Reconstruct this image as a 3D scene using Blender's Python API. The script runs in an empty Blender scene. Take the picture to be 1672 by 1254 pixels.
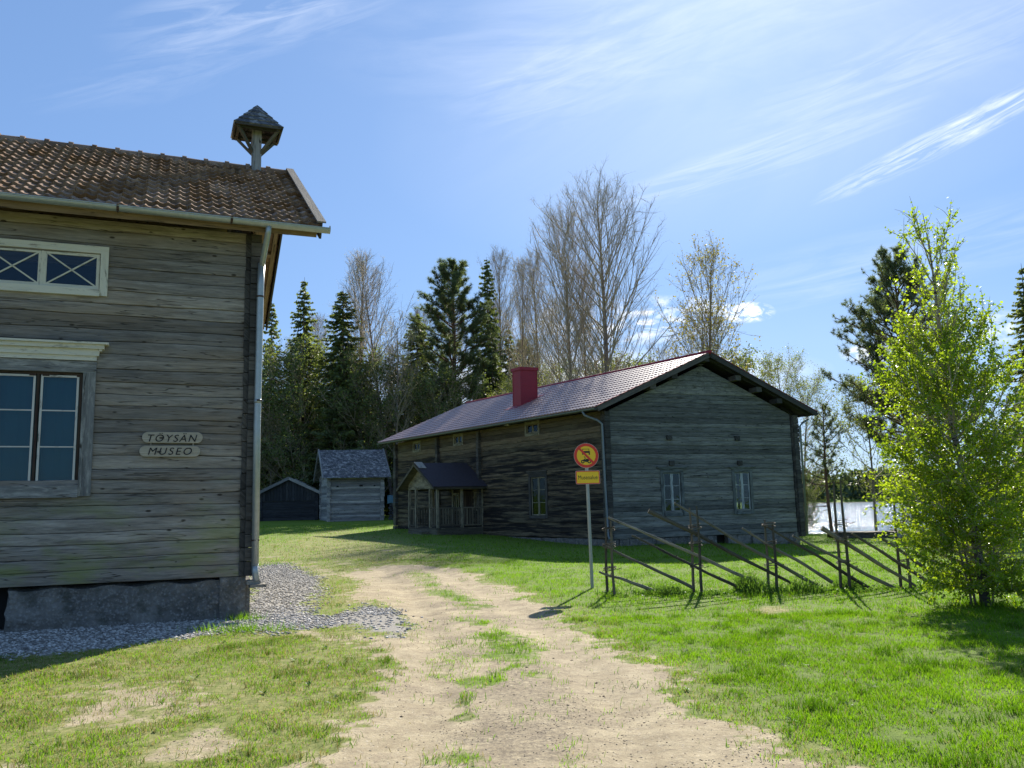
import bpy, math, random
import numpy as np
from mathutils import Matrix, Vector
R = math.radians
rng = np.random.default_rng(7)
random.seed(7)
scene = bpy.context.scene
COL = scene.collection

# ------------------------------------------------------------------ camera
EYE = 1.6
PITCH = math.atan(199 / 1400.0)
ROLL = 0.022
cam_d = bpy.data.cameras.new('camera')
cam = bpy.data.objects.new('camera', cam_d)
COL.objects.link(cam)
cam_d.sensor_width = 36.0
cam_d.lens = 36.0 * 1400 / 1672
cam_d.clip_start = 0.05
cam_d.clip_end = 6000
cam.matrix_world = (Matrix.Translation((0, 0, EYE)) @ Matrix.Rotation(math.pi / 2 + PITCH, 4, 'X')
                    @ Matrix.Rotation(-ROLL, 4, 'Z'))
scene.camera = cam

# ------------------------------------------------------------------ light
SUN_AZ, SUN_EL = 15.0, 33.5
sun_d = bpy.data.lights.new('sun', 'SUN')
sun_d.energy = 5.0
sun_d.angle = R(0.5)
sun_d.color = (1.0, 0.93, 0.82)
sun = bpy.data.objects.new('sun', sun_d)
COL.objects.link(sun)
sd = Vector((math.sin(R(SUN_AZ)) * math.cos(R(SUN_EL)), math.cos(R(SUN_AZ)) * math.cos(R(SUN_EL)), math.sin(R(SUN_EL))))
sun.rotation_euler = sd.to_track_quat('Z', 'Y').to_euler()
sun.location = sd * 50
scene.view_settings.view_transform = 'Standard'
scene.view_settings.look = 'None'
scene.view_settings.gamma = 1
scene.view_settings.exposure = 1.0


class NT:
    """tiny node tree helper"""
    def __init__(s, tree):
        s.t = tree
        tree.nodes.clear()

    def n(s, typ, ins=None, **props):
        nd = s.t.nodes.new(typ)
        for k, v in props.items():
            setattr(nd, k, v)
        for k, v in (ins or {}).items():
            sk = nd.inputs[k]
            if hasattr(v, 'is_output') or isinstance(v, bpy.types.NodeSocket):
                s.t.links.new(v, sk)
            else:
                sk.default_value = v
        return nd

    def math(s, op, a, b=0.0, c=0.0, clamp=False):
        nd = s.n('ShaderNodeMath', {0: a, 1: b, 2: c}, operation=op, use_clamp=clamp)
        return nd.outputs[0]

    def vmul(s, v, sc):
        return s.n('ShaderNodeVectorMath', {0: v, 1: sc}, operation='MULTIPLY').outputs[0]

    def vadd(s, v, w):
        return s.n('ShaderNodeVectorMath', {0: v, 1: w}, operation='ADD').outputs[0]

    def noise(s, vec, scale=1.0, detail=4.0, rough=0.55, dist=0.0):
        return s.n('ShaderNodeTexNoise', {'Vector': vec, 'Scale': scale, 'Detail': detail, 'Roughness': rough, 'Distortion': dist}).outputs['Fac']

    def ramp(s, fac, stops):
        nd = s.n('ShaderNodeValToRGB', {'Fac': fac})
        cr = nd.color_ramp
        while len(cr.elements) < len(stops):
            cr.elements.new(0.5)
        for e, (p, c) in zip(cr.elements, stops):
            e.position = p
            e.color = c if len(c) == 4 else (*c, 1)
        return nd.outputs[0]

    def mix(s, f, a, b, mode='MIX'):
        nd = s.n('ShaderNodeMix', data_type='RGBA', blend_type=mode)
        for sk, v in ((nd.inputs[0], f), (nd.inputs[6], a), (nd.inputs[7], b)):
            if isinstance(v, bpy.types.NodeSocket):
                s.t.links.new(v, sk)
            else:
                sk.default_value = v if not isinstance(v, tuple) or len(v) == 4 else (*v, 1)
        return nd.outputs[2]

    def rng(s, v, a, b, c=0.0, d=1.0):
        return s.n('ShaderNodeMapRange', {0: v, 1: a, 2: b, 3: c, 4: d}).outputs[0]

    def attr(s, name, out='Fac'):
        return s.n('ShaderNodeAttribute', attribute_name=name).outputs[out]


# ------------------------------------------------------------------ world
world = bpy.data.worlds.new('World')
scene.world = world
world.use_nodes = True
w = NT(world.node_tree)
sky = w.n('ShaderNodeTexSky', sky_type='NISHITA', sun_disc=False, sun_elevation=R(SUN_EL),
          sun_rotation=R(SUN_AZ), altitude=100, air_density=1.0, dust_density=0.35, ozone_density=2.2)
tc = w.n('ShaderNodeTexCoord').outputs['Generated']
sx = w.n('ShaderNodeSeparateXYZ', {0: tc})
az = w.math('ARCTAN2', sx.outputs[0], sx.outputs[1])
el = w.math('ARCSINE', sx.outputs[2])


def cloud_patch(a0, e0, ra, re, rot, sa, se, lo, hi, gain, dist=0.6, off=0.0):
    """soft elliptical patch of stretched noise at azimuth a0, elevation e0 (degrees)"""
    da = w.math('SUBTRACT', az, R(a0))
    de = w.math('SUBTRACT', el, R(e0))
    c, s_ = math.cos(R(rot)), math.sin(R(rot))
    p = w.math('ADD', w.math('MULTIPLY', da, c), w.math('MULTIPLY', de, s_))
    q = w.math('SUBTRACT', w.math('MULTIPLY', de, c), w.math('MULTIPLY', da, s_))
    pa = w.math('DIVIDE', p, R(ra))
    qa = w.math('DIVIDE', q, R(re))
    r2 = w.math('ADD', w.math('MULTIPLY', pa, pa), w.math('MULTIPLY', qa, qa))
    m = w.rng(r2, 1.0, 0.0, 0.0, 1.0)
    v = w.n('ShaderNodeCombineXYZ', {0: w.math('MULTIPLY', p, sa), 1: w.math('MULTIPLY', q, se), 2: off}).outputs[0]
    nz = w.noise(v, 1.0, 8.0, 0.62, dist)
    return w.math('MULTIPLY', w.math('MULTIPLY', w.rng(nz, lo, hi), m), gain)


patches = [
    cloud_patch(28.5, 21.0, 9, 0.95, 17, 14, 150, 0.40, 0.72, 0.75, 1.2, 1),
    cloud_patch(27, 25.5, 13, 2.2, 9, 7, 70, 0.42, 0.75, 0.22, 1.0, 2),
    cloud_patch(17, 21.5, 12, 1.6, 10, 6, 90, 0.42, 0.8, 0.35, 0.8, 3),
    cloud_patch(12, 30.5, 26, 5.0, 4, 5, 34, 0.36, 0.78, 0.20, 1.0, 4),
    cloud_patch(-16, 31, 12, 2.6, 17, 7, 60, 0.40, 0.80, 0.32, 1.0, 5),
    cloud_patch(5, 28, 10, 3.6, 14, 8, 60, 0.42, 0.85, 0.22, 1.0, 6),
    cloud_patch(-22, 27.0, 10, 1.8, 22, 7, 60, 0.45, 0.85, 0.15, 1.0, 15),
    cloud_patch(25, 14.5, 14, 2.4, 6, 5, 50, 0.40, 0.8, 0.25, 0.8, 7),
    cloud_patch(8.0, 12.0, 9, 1.7, 0, 30, 60, 0.46, 0.66, 1.3, 0.7, 8),
    cloud_patch(24, 29, 34, 12, 10, 1.6, 4, 0.25, 0.75, 0.34, 0.5, 21),
    cloud_patch(10, 4, 50, 9, 0, 1.5, 3, 0.1, 0.8, 0.16, 0.3, 22),
    cloud_patch(15.6, 12.1, 2.0, 0.75, -4, 70, 130, 0.42, 0.60, 1.6, 0.8, 9),
    cloud_patch(23.5, 8.9, 2.4, 0.7, 0, 60, 120, 0.40, 0.55, 1.4, 0.4, 10),
    cloud_patch(29, 9.6, 3.6, 1.2, 0, 50, 90, 0.42, 0.6, 0.6, 0.4, 12),
    cloud_patch(5, 8.0, 16, 2.4, 0, 14, 40, 0.32, 0.6, 1.0, 0.4, 13),
]
tot = patches[0]
for p_ in patches[1:]:
    tot = w.math('ADD', tot, p_)
tot = w.math('MINIMUM', tot, 0.92)
skyc = w.n('ShaderNodeGamma', {0: sky.outputs[0], 1: 0.50}).outputs[0]
skyc = w.mix(1.0, skyc, (0.98, 1.40, 2.06), 'MULTIPLY')
skyc = w.mix(tot, skyc, (8.0, 8.3, 8.8))
bg = w.n('ShaderNodeBackground', {'Color': skyc, 'Strength': 0.085})
wo = w.n('ShaderNodeOutputWorld', {'Surface': bg.outputs[0]})


# ------------------------------------------------------------------ numpy noise
def _hash(ix, iy, seed):
    h = (ix.astype(np.int64) * 374761393 + iy.astype(np.int64) * 668265263 + seed * 1442695041) & 0x7fffffff
    h = ((h ^ (h >> 13)) * 1274126177) & 0x7fffffff
    return ((h ^ (h >> 16)) & 0xffff) / 65535.0


def vnoise(x, y, scale=1.0, seed=0, octaves=3):
    x = np.asarray(x, float) * scale
    y = np.asarray(y, float) * scale
    out = 0
    amp = 1.0
    tot = 0
    for o in range(octaves):
        ix, iy = np.floor(x), np.floor(y)
        fx, fy = x - ix, y - iy
        fx = fx * fx * (3 - 2 * fx)
        fy = fy * fy * (3 - 2 * fy)
        a, b = _hash(ix, iy, seed + o), _hash(ix + 1, iy, seed + o)
        c, d = _hash(ix, iy + 1, seed + o), _hash(ix + 1, iy + 1, seed + o)
        out = out + amp * ((a * (1 - fx) + b * fx) * (1 - fy) + (c * (1 - fx) + d * fx) * fy)
        tot += amp
        amp *= 0.5
        x = x * 2.03 + 5.1
        y = y * 2.03 + 9.7
    return out / tot


def sstep(x, a, b):
    t = np.clip((np.asarray(x, float) - a) / (b - a), 0, 1)
    return t * t * (3 - 2 * t)


def polydist(x, y, poly):
    """signed distance, positive inside"""
    x = np.asarray(x, float)
    y = np.asarray(y, float)
    d = np.full(x.shape, 1e9)
    ins = np.zeros(x.shape, bool)
    n = len(poly)
    for i in range(n):
        x0, y0 = poly[i]
        x1, y1 = poly[(i + 1) % n]
        ex, ey = x1 - x0, y1 - y0
        t = np.clip(((x - x0) * ex + (y - y0) * ey) / (ex * ex + ey * ey + 1e-12), 0, 1)
        d = np.minimum(d, np.hypot(x - x0 - t * ex, y - y0 - t * ey))
        if y0 != y1:
            c = ((y0 > y) != (y1 > y)) & (x < (x1 - x0) * (y - y0) / (y1 - y0) + x0)
            ins ^= c
    return np.where(ins, d, -d)


# ------------------------------------------------------------------ terrain
LAKE_Z = -1.5


def track_centre(y):
    return np.interp(y, [2, 5.5, 7, 9, 11, 13, 16, 21, 25], [0.05, -0.05, 0.05, -0.1, -0.35, -0.6, -1.2, -2.4, -3.3])


def T(x, y):
    x = np.asarray(x, float)
    y = np.asarray(y, float)
    a = x - 0.25 * y
    rise = np.clip(0.018 * (y - 18), 0, 0.9) * (1 - sstep(a, -14, -3))
    z = rise
    z = z - 0.30 * sstep(y, 18, 40) * sstep(x - 0.28 * y, -4, 4)
    lip = np.clip(47.7 - 0.75 * (x - 17), 33, 60)
    shore = sstep(y - lip, 0, 7) * sstep(x - 0.30 * y, -2.5, 2.0)
    far = sstep(np.hypot(x, y), 800, 860)
    z = z * (1 - far) - 2.4 * shore * (1 - far) + far * (2.0 + 14 * sstep(np.hypot(x, y), 900, 1500))
    z = z + 0.03 * (vnoise(x, y, 0.35, 3, 2) - 0.5) * sstep(y, 3, 9)
    z = z + 0.012 * (vnoise(x, y, 2.2, 5, 2) - 0.5)
    c = track_centre(y)
    k = (y > 3) & (y < 26)
    z = z - k * 0.035 * (np.exp(-((x - c - 0.72) / 0.24) ** 2) + np.exp(-((x - c + 0.72) / 0.24) ** 2)) * (0.6 + 0.8 * vnoise(x, y, 1.4, 41, 2))
    z = z + k * 0.010 * (vnoise(x, y, 9, 42, 2) - 0.5)
    return z


def Tz(x, y):
    return float(T(np.array([x]), np.array([y]))[0])


POLY = {
    'dirt': [(-1.9, 4.0), (-1.50, 5.71), (-1.30, 6.08), (-1.15, 6.8), (-1.22, 8.14), (-1.81, 10.68), (-1.79, 12.61), (-2.86, 16.15), (-4.12, 21.76), (-3.46, 24.38), (-2.4, 24.05), (-1.21, 20.95), (0.07, 16.3), (0.76, 12.85), (1.02, 10.51), (1.4, 8.71), (1.53, 6.92), (1.66, 5.46), (1.8, 2), (2, -20), (-4, -20)],
    'med1': [(-2.89, 21.42), (-2.1, 21.78), (-1.39, 17.59), (-0.75, 15.71), (-0.86, 14.76), (-1.79, 16.7)],
    'med2': [(-0.65, 12.62), (-0.12, 11.72), (0.36, 10.38), (0.22, 9.19), (-0.11, 9.8), (-0.49, 10.97)],
    'med3': [(-0.99, 11.05), (-0.62, 10.51), (-0.46, 8.77), (-0.67, 8.34), (-0.91, 8.99)],
    'bare1': [(-4.35, 8.46), (-4.07, 8.87), (-3.25, 8.63), (-2.67, 8.15), (-2.45, 7.19), (-2.93, 6.94), (-3.33, 6.61), (-3.57, 6.47)],
    'bare2': [(-2.59, 6.55), (-2.1, 6.87), (-1.81, 6.49), (-1.88, 5.89), (-2.42, 5.93)],
    'gravel': [(-7.3, 24.37), (-6.62, 25.37), (-4.66, 20.64), (-3.62, 16.31), (-3.39, 14.37), (-2.85, 13.48), (-2.56, 15.09), (-1.9, 14.09), (-1.36, 11.92), (-1.58, 11.13), (-2.42, 12.27), (-3.09, 11.9), (-3.78, 11.72), (-4.56, 11.06), (-5.41, 10.49), (-5.93, 10.14), (-14, 7.3), (-16, 10.0), (-8.24, 12.6), (-6.13, 13.2), (-4.4, 14.0)],
    'dry1': [(-10.24, 35.38), (-9.5, 47.97), (-3.02, 30.32), (-1.37, 23.72), (-3.78, 22.26), (-7.01, 25.5)],
    'straw': [(3.34, 12.98), (3.95, 13.49), (4.22, 12.89), (3.59, 12.3)],
}


def masks(x, y):
    nz = vnoise(x, y, 1.3, 11, 4) - 0.5
    nf = vnoise(x, y, 7.0, 12, 3) - 0.5
    d = polydist(x, y, POLY['dirt']) + nz * 1.0 + nf * 0.9
    dirt = sstep(d, -0.35, 0.35)
    for k, s_ in (('med1', .32), ('med2', .33), ('med3', .24)):
        m = polydist(x, y, POLY[k]) + nz * 0.7 + nf * 0.6
        dirt = dirt * (1 - sstep(m, -0.12, 0.25) * s_ * 1.5).clip(0, 1)
    mid_ = np.exp(-((x - track_centre(y)) / 0.34) ** 2)
    dirt = dirt * (1 - 0.42 * mid_ * sstep(vnoise(x, y, 1.9, 78, 4), 0.40, 0.60))
    # faint green wisps down the middle of the track
    dirt = dirt * (1 - 0.55 * sstep(vnoise(x, y, 2.3, 77, 4), 0.60, 0.72) * (1 - sstep(np.abs(x + 0.25), 0.3, 0.9)))
    for k in ('bare1', 'bare2'):
        m = polydist(x, y, POLY[k]) + nz * 0.9 + nf * 0.7
        dirt = np.maximum(dirt, 0.62 * sstep(m, -0.3, 0.5) * (0.6 + 0.8 * vnoise(x, y, 6.0, 55, 3)))
    left = 1 - sstep(x + 0.12 * y, -0.6, 0.8)
    dirt = np.maximum(dirt, left * sstep(vnoise(x, y, 0.9, 31, 4), 0.60, 0.72) * 0.6 * (y < 30))
    dry = sstep(polydist(x, y, POLY['dry1']) + nz * 5, -1.5, 2.0) * 0.75
    dry = np.maximum(dry, sstep(polydist(x, y, POLY['straw']) + nf * 0.5 + nz * .3, -0.1, 0.2) * 0.95)
    dry = np.maximum(dry, left * 0.62 * (1 - sstep(y, 26, 50)) * (0.6 + 0.9 * nz + .4))
    dry = np.maximum(dry, sstep(-np.abs(polydist(x, y, POLY['dirt']) - 0.0) + nz * 0.6, -0.7, 0.15) * 0.55)
    dry = np.clip(dry, 0, 1)
    g = sstep(polydist(x, y, POLY['gravel']) + nz * 0.6 + nf * 0.6, -0.25, 0.35)
    lip = np.clip(47.7 - 0.75 * (x - 17), 33, 60)
    deb = dirt * (0.85 * np.exp(-((x - track_centre(y) + .05) / 0.6) ** 2) + .25) * sstep(vnoise(x, y, 1.5, 79, 4), 0.28, 0.6)
    masks.debris = np.clip(deb, 0, 1)
    return dirt * (1 - g), dry, g


# ------------------------------------------------------------------ mesh helpers
BASE = {}


def raw_mesh(name, V, F, mat=None, parent=None, attrs=None, smooth=False, link=True):
    """V (n,3) array, F list of tuples or (m,k) array"""
    V = np.asarray(V, dtype=np.float32).copy()
    if parent is not None and parent.name in BASE:
        V -= np.array(BASE[parent.name], dtype=np.float32)
    me = bpy.data.meshes.new(name)
    if isinstance(F, np.ndarray):
        k = F.shape[1]
        me.vertices.add(len(V))
        me.vertices.foreach_set('co', V.ravel())
        me.loops.add(F.size)
        me.loops.foreach_set('vertex_index', F.astype(np.int32).ravel())
        me.polygons.add(len(F))
        me.polygons.foreach_set('loop_start', np.arange(0, F.size, k, dtype=np.int32))
        me.update(calc_edges=True)
    else:
        me.from_pydata(V.tolist(), [], F)
    for an, (typ, data) in (attrs or {}).items():
        a = me.attributes.new(an, typ, 'POINT')
        a.data.foreach_set('vector' if typ == 'FLOAT_VECTOR' else 'value', np.asarray(data, dtype=np.float32).ravel())
    if smooth:
        me.polygons.foreach_set('use_smooth', np.ones(len(me.polygons), dtype=bool))
    if mat:
        me.materials.append(mat)
    o = bpy.data.objects.new(name, me)
    if link:
        COL.objects.link(o)
    if parent is not None:
        o.parent = parent
        if parent.name in BASE:
            BASE[o.name] = BASE[parent.name]
    return o


def tag(o, label=None, cat=None, group=None, kind=None):
    for k, v in (('label', label), ('category', cat), ('group', group), ('kind', kind)):
        if v:
            o[k] = v
    return o


def empty(name, loc, label, cat, group=None):
    o = bpy.data.objects.new(name, None)
    o.location = loc
    o.empty_display_size = 0.2
    COL.objects.link(o)
    BASE[o.name] = tuple(loc)
    return tag(o, label, cat, group)


def azv(a):
    return np.array([math.sin(R(a)), math.cos(R(a)), 0.0])


class Wall:
    """vertical frame: s along azimuth a, o outward, z up"""
    def __init__(s, p, a, side=1):
        s.p = np.array([p[0], p[1], 0.0])
        s.d = azv(a)
        s.n = azv(a + 90 * side)

    def __call__(s, u, o, z):
        return s.p + s.d * u + s.n * o + np.array([0, 0, z])


class Fr:
    """skewed building frame: u along U, v along V"""
    def __init__(s, p, au, av):
        s.p = np.array([p[0], p[1], 0.0])
        s.U, s.V = azv(au), azv(av)

    def __call__(s, u, v, z):
        return s.p + s.U * u + s.V * v + np.array([0, 0, z])


class MB:
    def __init__(s):
        s.v = []
        s.f = []
        s.lc = []
        s.sm = False

    def add(s, verts, faces, lc=None):
        b = len(s.v)
        s.v.extend([tuple(p) for p in verts])
        s.f.extend([tuple(i + b for i in f) for f in faces])
        if lc is None:
            sd = random.random() * 10
            lc = [(p[0] + p[1], p[2], sd) for p in verts]
        s.lc.extend(lc)

    def box(s, fr, a0, a1, b0, b1, c0, c1, axis=None):
        """box in any frame callable; grain runs along its longest side"""
        dims = [abs(a1 - a0), abs(b1 - b0), abs(c1 - c0)]
        ax = dims.index(max(dims)) if axis is None else axis
        sd = random.random() * 10
        P = [(a, b, c) for a in (a0, a1) for b in (b0, b1) for c in (c0, c1)]
        quads = [(0, 1, 3, 2), (4, 6, 7, 5), (0, 4, 5, 1), (2, 3, 7, 6), (0, 2, 6, 4), (1, 5, 7, 3)]
        vs, fs, lc = [], [], []
        for q in quads:
            i = len(vs)
            for k in q:
                p = P[k]
                vs.append(fr(*p))
                o = [p[j] for j in range(3) if j != ax]
                lc.append((p[ax] + sd, o[0] + o[1], sd))
            fs.append((i, i + 1, i + 2, i + 3))
        s.add(vs, fs, lc)

    def beam(s, p, q, w_, h_, up=(0, 0, 1)):
        """square beam from p to q"""
        p = np.array(p, float)
        q = np.array(q, float)
        d = q - p
        L = np.linalg.norm(d)
        d /= L
        up = np.array(up, float)
        if abs(np.dot(up, d)) > 0.98:
            up = np.array([1.0, 0, 0])
        r = np.cross(d, up)
        r /= np.linalg.norm(r)
        u = np.cross(r, d)
        s.box(lambda a, b, c: p + d * a + r * b + u * c, 0, L, -w_ / 2, w_ / 2, -h_ / 2, h_ / 2, axis=0)

    def quad(s, pts, lc=None):
        s.add(pts, [tuple(range(len(pts)))], lc)

    def tube(s, pts, radii, n=8, cap=True, seed=None):
        pts = [np.array(p, float) for p in pts]
        if not hasattr(radii, '__len__'):
            radii = [radii] * len(pts)
        sd = random.random() * 10
        vs, fs, lc = [], [], []
        acc = 0
        ref = np.array([0.13, 0.31, 0.94])
        for i, p in enumerate(pts):
            d = pts[min(i + 1, len(pts) - 1)] - pts[max(i - 1, 0)]
            d = d / (np.linalg.norm(d) + 1e-9)
            a = np.cross(d, ref)
            if np.linalg.norm(a) < 0.1:
                a = np.cross(d, np.array([1.0, 0, 0]))
            a /= np.linalg.norm(a)
            b = np.cross(d, a)
            if i:
                acc += np.linalg.norm(p - pts[i - 1])
            for k in range(n):
                t = 2 * math.pi * k / n
                vs.append(p + (a * math.cos(t) + b * math.sin(t)) * radii[i])
                lc.append((acc + sd, t * radii[i], sd))
            if i:
                o = (i - 1) * n
                for k in range(n):
                    k2 = (k + 1) % n
                    fs.append((o + k, o + k2, o + n + k2, o + n + k))
        if cap:
            fs.append(tuple(range(n - 1, -1, -1)))
            o = (len(pts) - 1) * n
            fs.append(tuple(range(o, o + n)))
        s.add(vs, fs, lc)

    def build(s, name, mat, parent=None, smooth=False, bevel=0.0):
        o = raw_mesh(name, np.array(s.v), s.f, mat, parent, {'lc': ('FLOAT_VECTOR', np.array(s.lc))}, smooth)
        if bevel:
            m = o.modifiers.new('bevel', 'BEVEL')
            m.width = bevel
            m.segments = 1
        return o


# ------------------------------------------------------------------ materials
def new_mat(name):
    m = bpy.data.materials.new(name)
    m.use_nodes = True
    t = NT(m.node_tree)
    return m, t


def finish(t, bsdf):
    t.n('ShaderNodeOutputMaterial', {'Surface': bsdf})


def m_plain(name, col, rough=0.6, metal=0.0, var=0.15, scale=8.0, bump=0.0, coat=0.0):
    m, t = new_mat(name)
    oc = t.n('ShaderNodeTexCoord').outputs['Object']
    nz = t.noise(oc, scale, 5, 0.6)
    c = t.mix(nz, tuple(x * (1 - var) for x in col), tuple(min(1, x * (1 + var)) for x in col))
    ins = {'Base Color': c, 'Roughness': rough, 'Metallic': metal}
    b = t.n('ShaderNodeBsdfPrincipled', ins)
    if coat:
        b.inputs['Coat Weight'].default_value = coat
    if bump:
        bp = t.n('ShaderNodeBump', {'Height': nz, 'Strength': bump, 'Distance': 0.02})
        t.t.links.new(bp.outputs[0], b.inputs['Normal'])
    finish(t, b.outputs[0])
    return m


def m_wood(name, dark, light, tint=(0.2, 0.2, 0.12), tint_amt=0.25, blotch=None, blotch_lo=0.5, blotch_hi=0.65,
           algae=False, zone=None, grain=1.0, paint=None, rough=0.85, cracks=True):
    """weathered wood: long streaks, cracks, blotches, each log its own tone"""
    m, t = new_mat(name)
    lc = t.attr('lc', 'Vector')
    sep = t.n('ShaderNodeSeparateXYZ', {0: lc})
    s_, z_, sd = sep.outputs
    off = t.math('MULTIPLY', sd, 7.3)
    v1 = t.n('ShaderNodeCombineXYZ', {0: t.math('MULTIPLY', s_, 1.4 * grain), 1: t.math('MULTIPLY', z_, 13.0 * grain), 2: off}).outputs[0]
    g1 = t.noise(v1, 1.0, 8, 0.72, 0.5)
    v2 = t.n('ShaderNodeCombineXYZ', {0: t.math('MULTIPLY', s_, 5.0 * grain), 1: t.math('MULTIPLY', z_, 120.0 * grain), 2: off}).outputs[0]
    g2 = t.noise(v2, 1.0, 4, 0.6)
    v3 = t.n('ShaderNodeCombineXYZ', {0: t.math('MULTIPLY', s_, 0.55), 1: t.math('MULTIPLY', z_, 1.6), 2: 3.3}).outputs[0]
    g3 = t.noise(v3, 1.0, 6, 0.6, 0.6)
    c = t.ramp(g1, [(0.28, dark), (0.72, light)])
    c = t.mix(t.rng(g2, 0.35, 0.7, 0.35, 0.0), c, tuple(x * 0.45 for x in dark))
    tone = t.math('FRACT', t.math('MULTIPLY', sd, 3.719))
    c = t.mix(1.0, c, t.ramp(tone, [(0.0, (0.55, 0.55, 0.56)), (0.5, (0.92, 0.93, 0.93)), (1.0, (1.42, 1.37, 1.28))]), 'MULTIPLY')
    c = t.mix(t.math('MULTIPLY', t.rng(g3, 0.42, 0.68), tint_amt), c, tint)
    # dark weather stains stretched along the log
    vs = t.n('ShaderNodeCombineXYZ', {0: t.math('MULTIPLY', s_, 0.9), 1: t.math('MULTIPLY', z_, 7.0), 2: off}).outputs[0]
    st = t.noise(vs, 1.0, 6, 0.65, 0.8)
    c = t.mix(t.math('MULTIPLY', t.rng(st, 0.53, 0.70), 0.5 if cracks else 0.0), c, tuple(x * 0.5 for x in dark))
    # hairline drying cracks
    v4 = t.n('ShaderNodeCombineXYZ', {0: t.math('MULTIPLY', s_, 0.8), 1: t.math('MULTIPLY', z_, 17.0), 2: t.math('MULTIPLY', sd, 2.1)}).outputs[0]
    ck = t.noise(v4, 1.0, 2, 0.4, 0.2)
    crack = t.rng(t.math('ABSOLUTE', t.math('SUBTRACT', ck, 0.56)), 0.0, 0.016, 1.0, 0.0)
    crack = t.math('MULTIPLY', crack, t.rng(g3, 0.36, 0.46))
    if not cracks:
        crack = t.math('MULTIPLY', crack, 0.0)
    c = t.mix(t.math('MULTIPLY', crack, 0.85), c, (0.012, 0.01, 0.008))
    # knots
    vk = t.n('ShaderNodeCombineXYZ', {0: t.math('MULTIPLY', s_, 2.2), 1: t.math('MULTIPLY', z_, 5.0), 2: off}).outputs[0]
    vor = t.n('ShaderNodeTexVoronoi', {'Vector': vk, 'Scale': 1.0}).outputs['Distance']
    c = t.mix(t.rng(vor, 0.06, 0.11, 0.9, 0.0), c, (0.03, 0.022, 0.015))
    if blotch:
        b1 = t.rng(t.noise(t.n('ShaderNodeCombineXYZ', {0: t.math('MULTIPLY', s_, 0.45), 1: t.math('MULTIPLY', z_, 5.5), 2: t.math('MULTIPLY', sd, .9)}).outputs[0], 1.0, 7, 0.7, 0.12), blotch_lo, blotch_hi)
        if zone:
            oz = t.n('ShaderNodeSeparateXYZ', {0: t.n('ShaderNodeNewGeometry').outputs['Position']}).outputs[2]
            zz = t.math('ADD', oz, t.math('MULTIPLY', g3, 0.8))
            k = t.math('MULTIPLY', t.rng(zz, zone[0], zone[0] + 0.5), t.rng(zz, zone[1], zone[1] + 0.3, 1, 0))
            b1 = t.math('MULTIPLY', b1, k)
        c = t.mix(b1, c, blotch)
    if algae:
        oz = t.n('ShaderNodeSeparateXYZ', {0: t.n('ShaderNodeNewGeometry').outputs['Position']}).outputs[2]
        k = t.rng(t.math('ADD', oz, t.math('MULTIPLY', g3, 2.0)), 1.8, 3.0, 0.75, 0.0)
        k = t.math('MULTIPLY', k, t.rng(t.noise(v3, 1.7, 5, 0.6), 0.46, 0.60))
        c = t.mix(k, c, (0.24, 0.265, 0.085))
    if paint:
        pk = t.rng(t.noise(t.n('ShaderNodeCombineXYZ', {0: t.math('MULTIPLY', s_, 3.0), 1: t.math('MULTIPLY', z_, 14.0), 2: off}).outputs[0], 1.0, 6, 0.7, 0.4), paint[1], paint[2])
        c = t.mix(pk, c, paint[0])
    h = t.math('ADD', t.math('MULTIPLY', g1, 0.7), t.math('MULTIPLY', g2, 0.4))
    h = t.math('SUBTRACT', h, crack)
    bp = t.n('ShaderNodeBump', {'Height': h, 'Strength': 0.55, 'Distance': 0.012})
    b = t.n('ShaderNodeBsdfPrincipled', {'Base Color': c, 'Roughness': rough, 'Normal': bp.outputs[0]})
    b.inputs['Specular IOR Level'].default_value = 0.25
    finish(t, b.outputs[0])
    return m


M = {}
M['log_grey'] = m_wood('weathered_grey_logs', (0.125, 0.115, 0.10), (0.45, 0.415, 0.36), tint=(0.28, 0.21, 0.13), tint_amt=0.45, algae=True)
M['log_cold'] = m_wood('blue_grey_logs', (0.10, 0.102, 0.092), (0.36, 0.365, 0.33), tint=(0.08, 0.085, 0.06), tint_amt=0.3, blotch=(0.016, 0.014, 0.012), blotch_lo=0.58, blotch_hi=0.68)
M['log_brown'] = m_wood('brown_logs_dark_stains', (0.07, 0.052, 0.032), (0.26, 0.205, 0.13), tint=(0.17, 0.155, 0.095), tint_amt=0.5, blotch=(0.016, 0.014, 0.013), blotch_lo=0.43, blotch_hi=0.56, zone=(0.2, 4.35))
M['log_barn'] = m_wood('silver_grey_barn_logs', (0.24, 0.24, 0.235), (0.56, 0.55, 0.53), tint=(0.16, 0.15, 0.13), tint_amt=0.3, grain=0.5)
M['log_hut'] = m_wood('dark_hut_boards', (0.025, 0.027, 0.032), (0.08, 0.085, 0.095), tint=(0.05, 0.05, 0.045), grain=0.5)
M['logend'] = m_wood('dark_log_ends', (0.04, 0.038, 0.035), (0.17, 0.16, 0.14), tint=(0.06, 0.06, 0.05), grain=1.5)
M['trim'] = m_wood('weathered_painted_trim', (0.15, 0.15, 0.145), (0.31, 0.31, 0.29), paint=((0.42, 0.41, 0.36), 0.48, 0.72))
M['trim_white'] = m_wood('old_white_paint', (0.2, 0.18, 0.14), (0.34, 0.31, 0.25), paint=((0.66, 0.63, 0.50), 0.30, 0.45), tint_amt=0.1)
M['trim_cold'] = m_wood('blue_grey_casing', (0.055, 0.062, 0.058), (0.14, 0.155, 0.145), paint=((0.17, 0.19, 0.18), 0.4, 0.6))
M['trim_olive'] = m_wood('olive_grey_casing', (0.10, 0.09, 0.06), (0.22, 0.20, 0.14), paint=((0.30, 0.28, 0.20), 0.4, 0.6))
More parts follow.
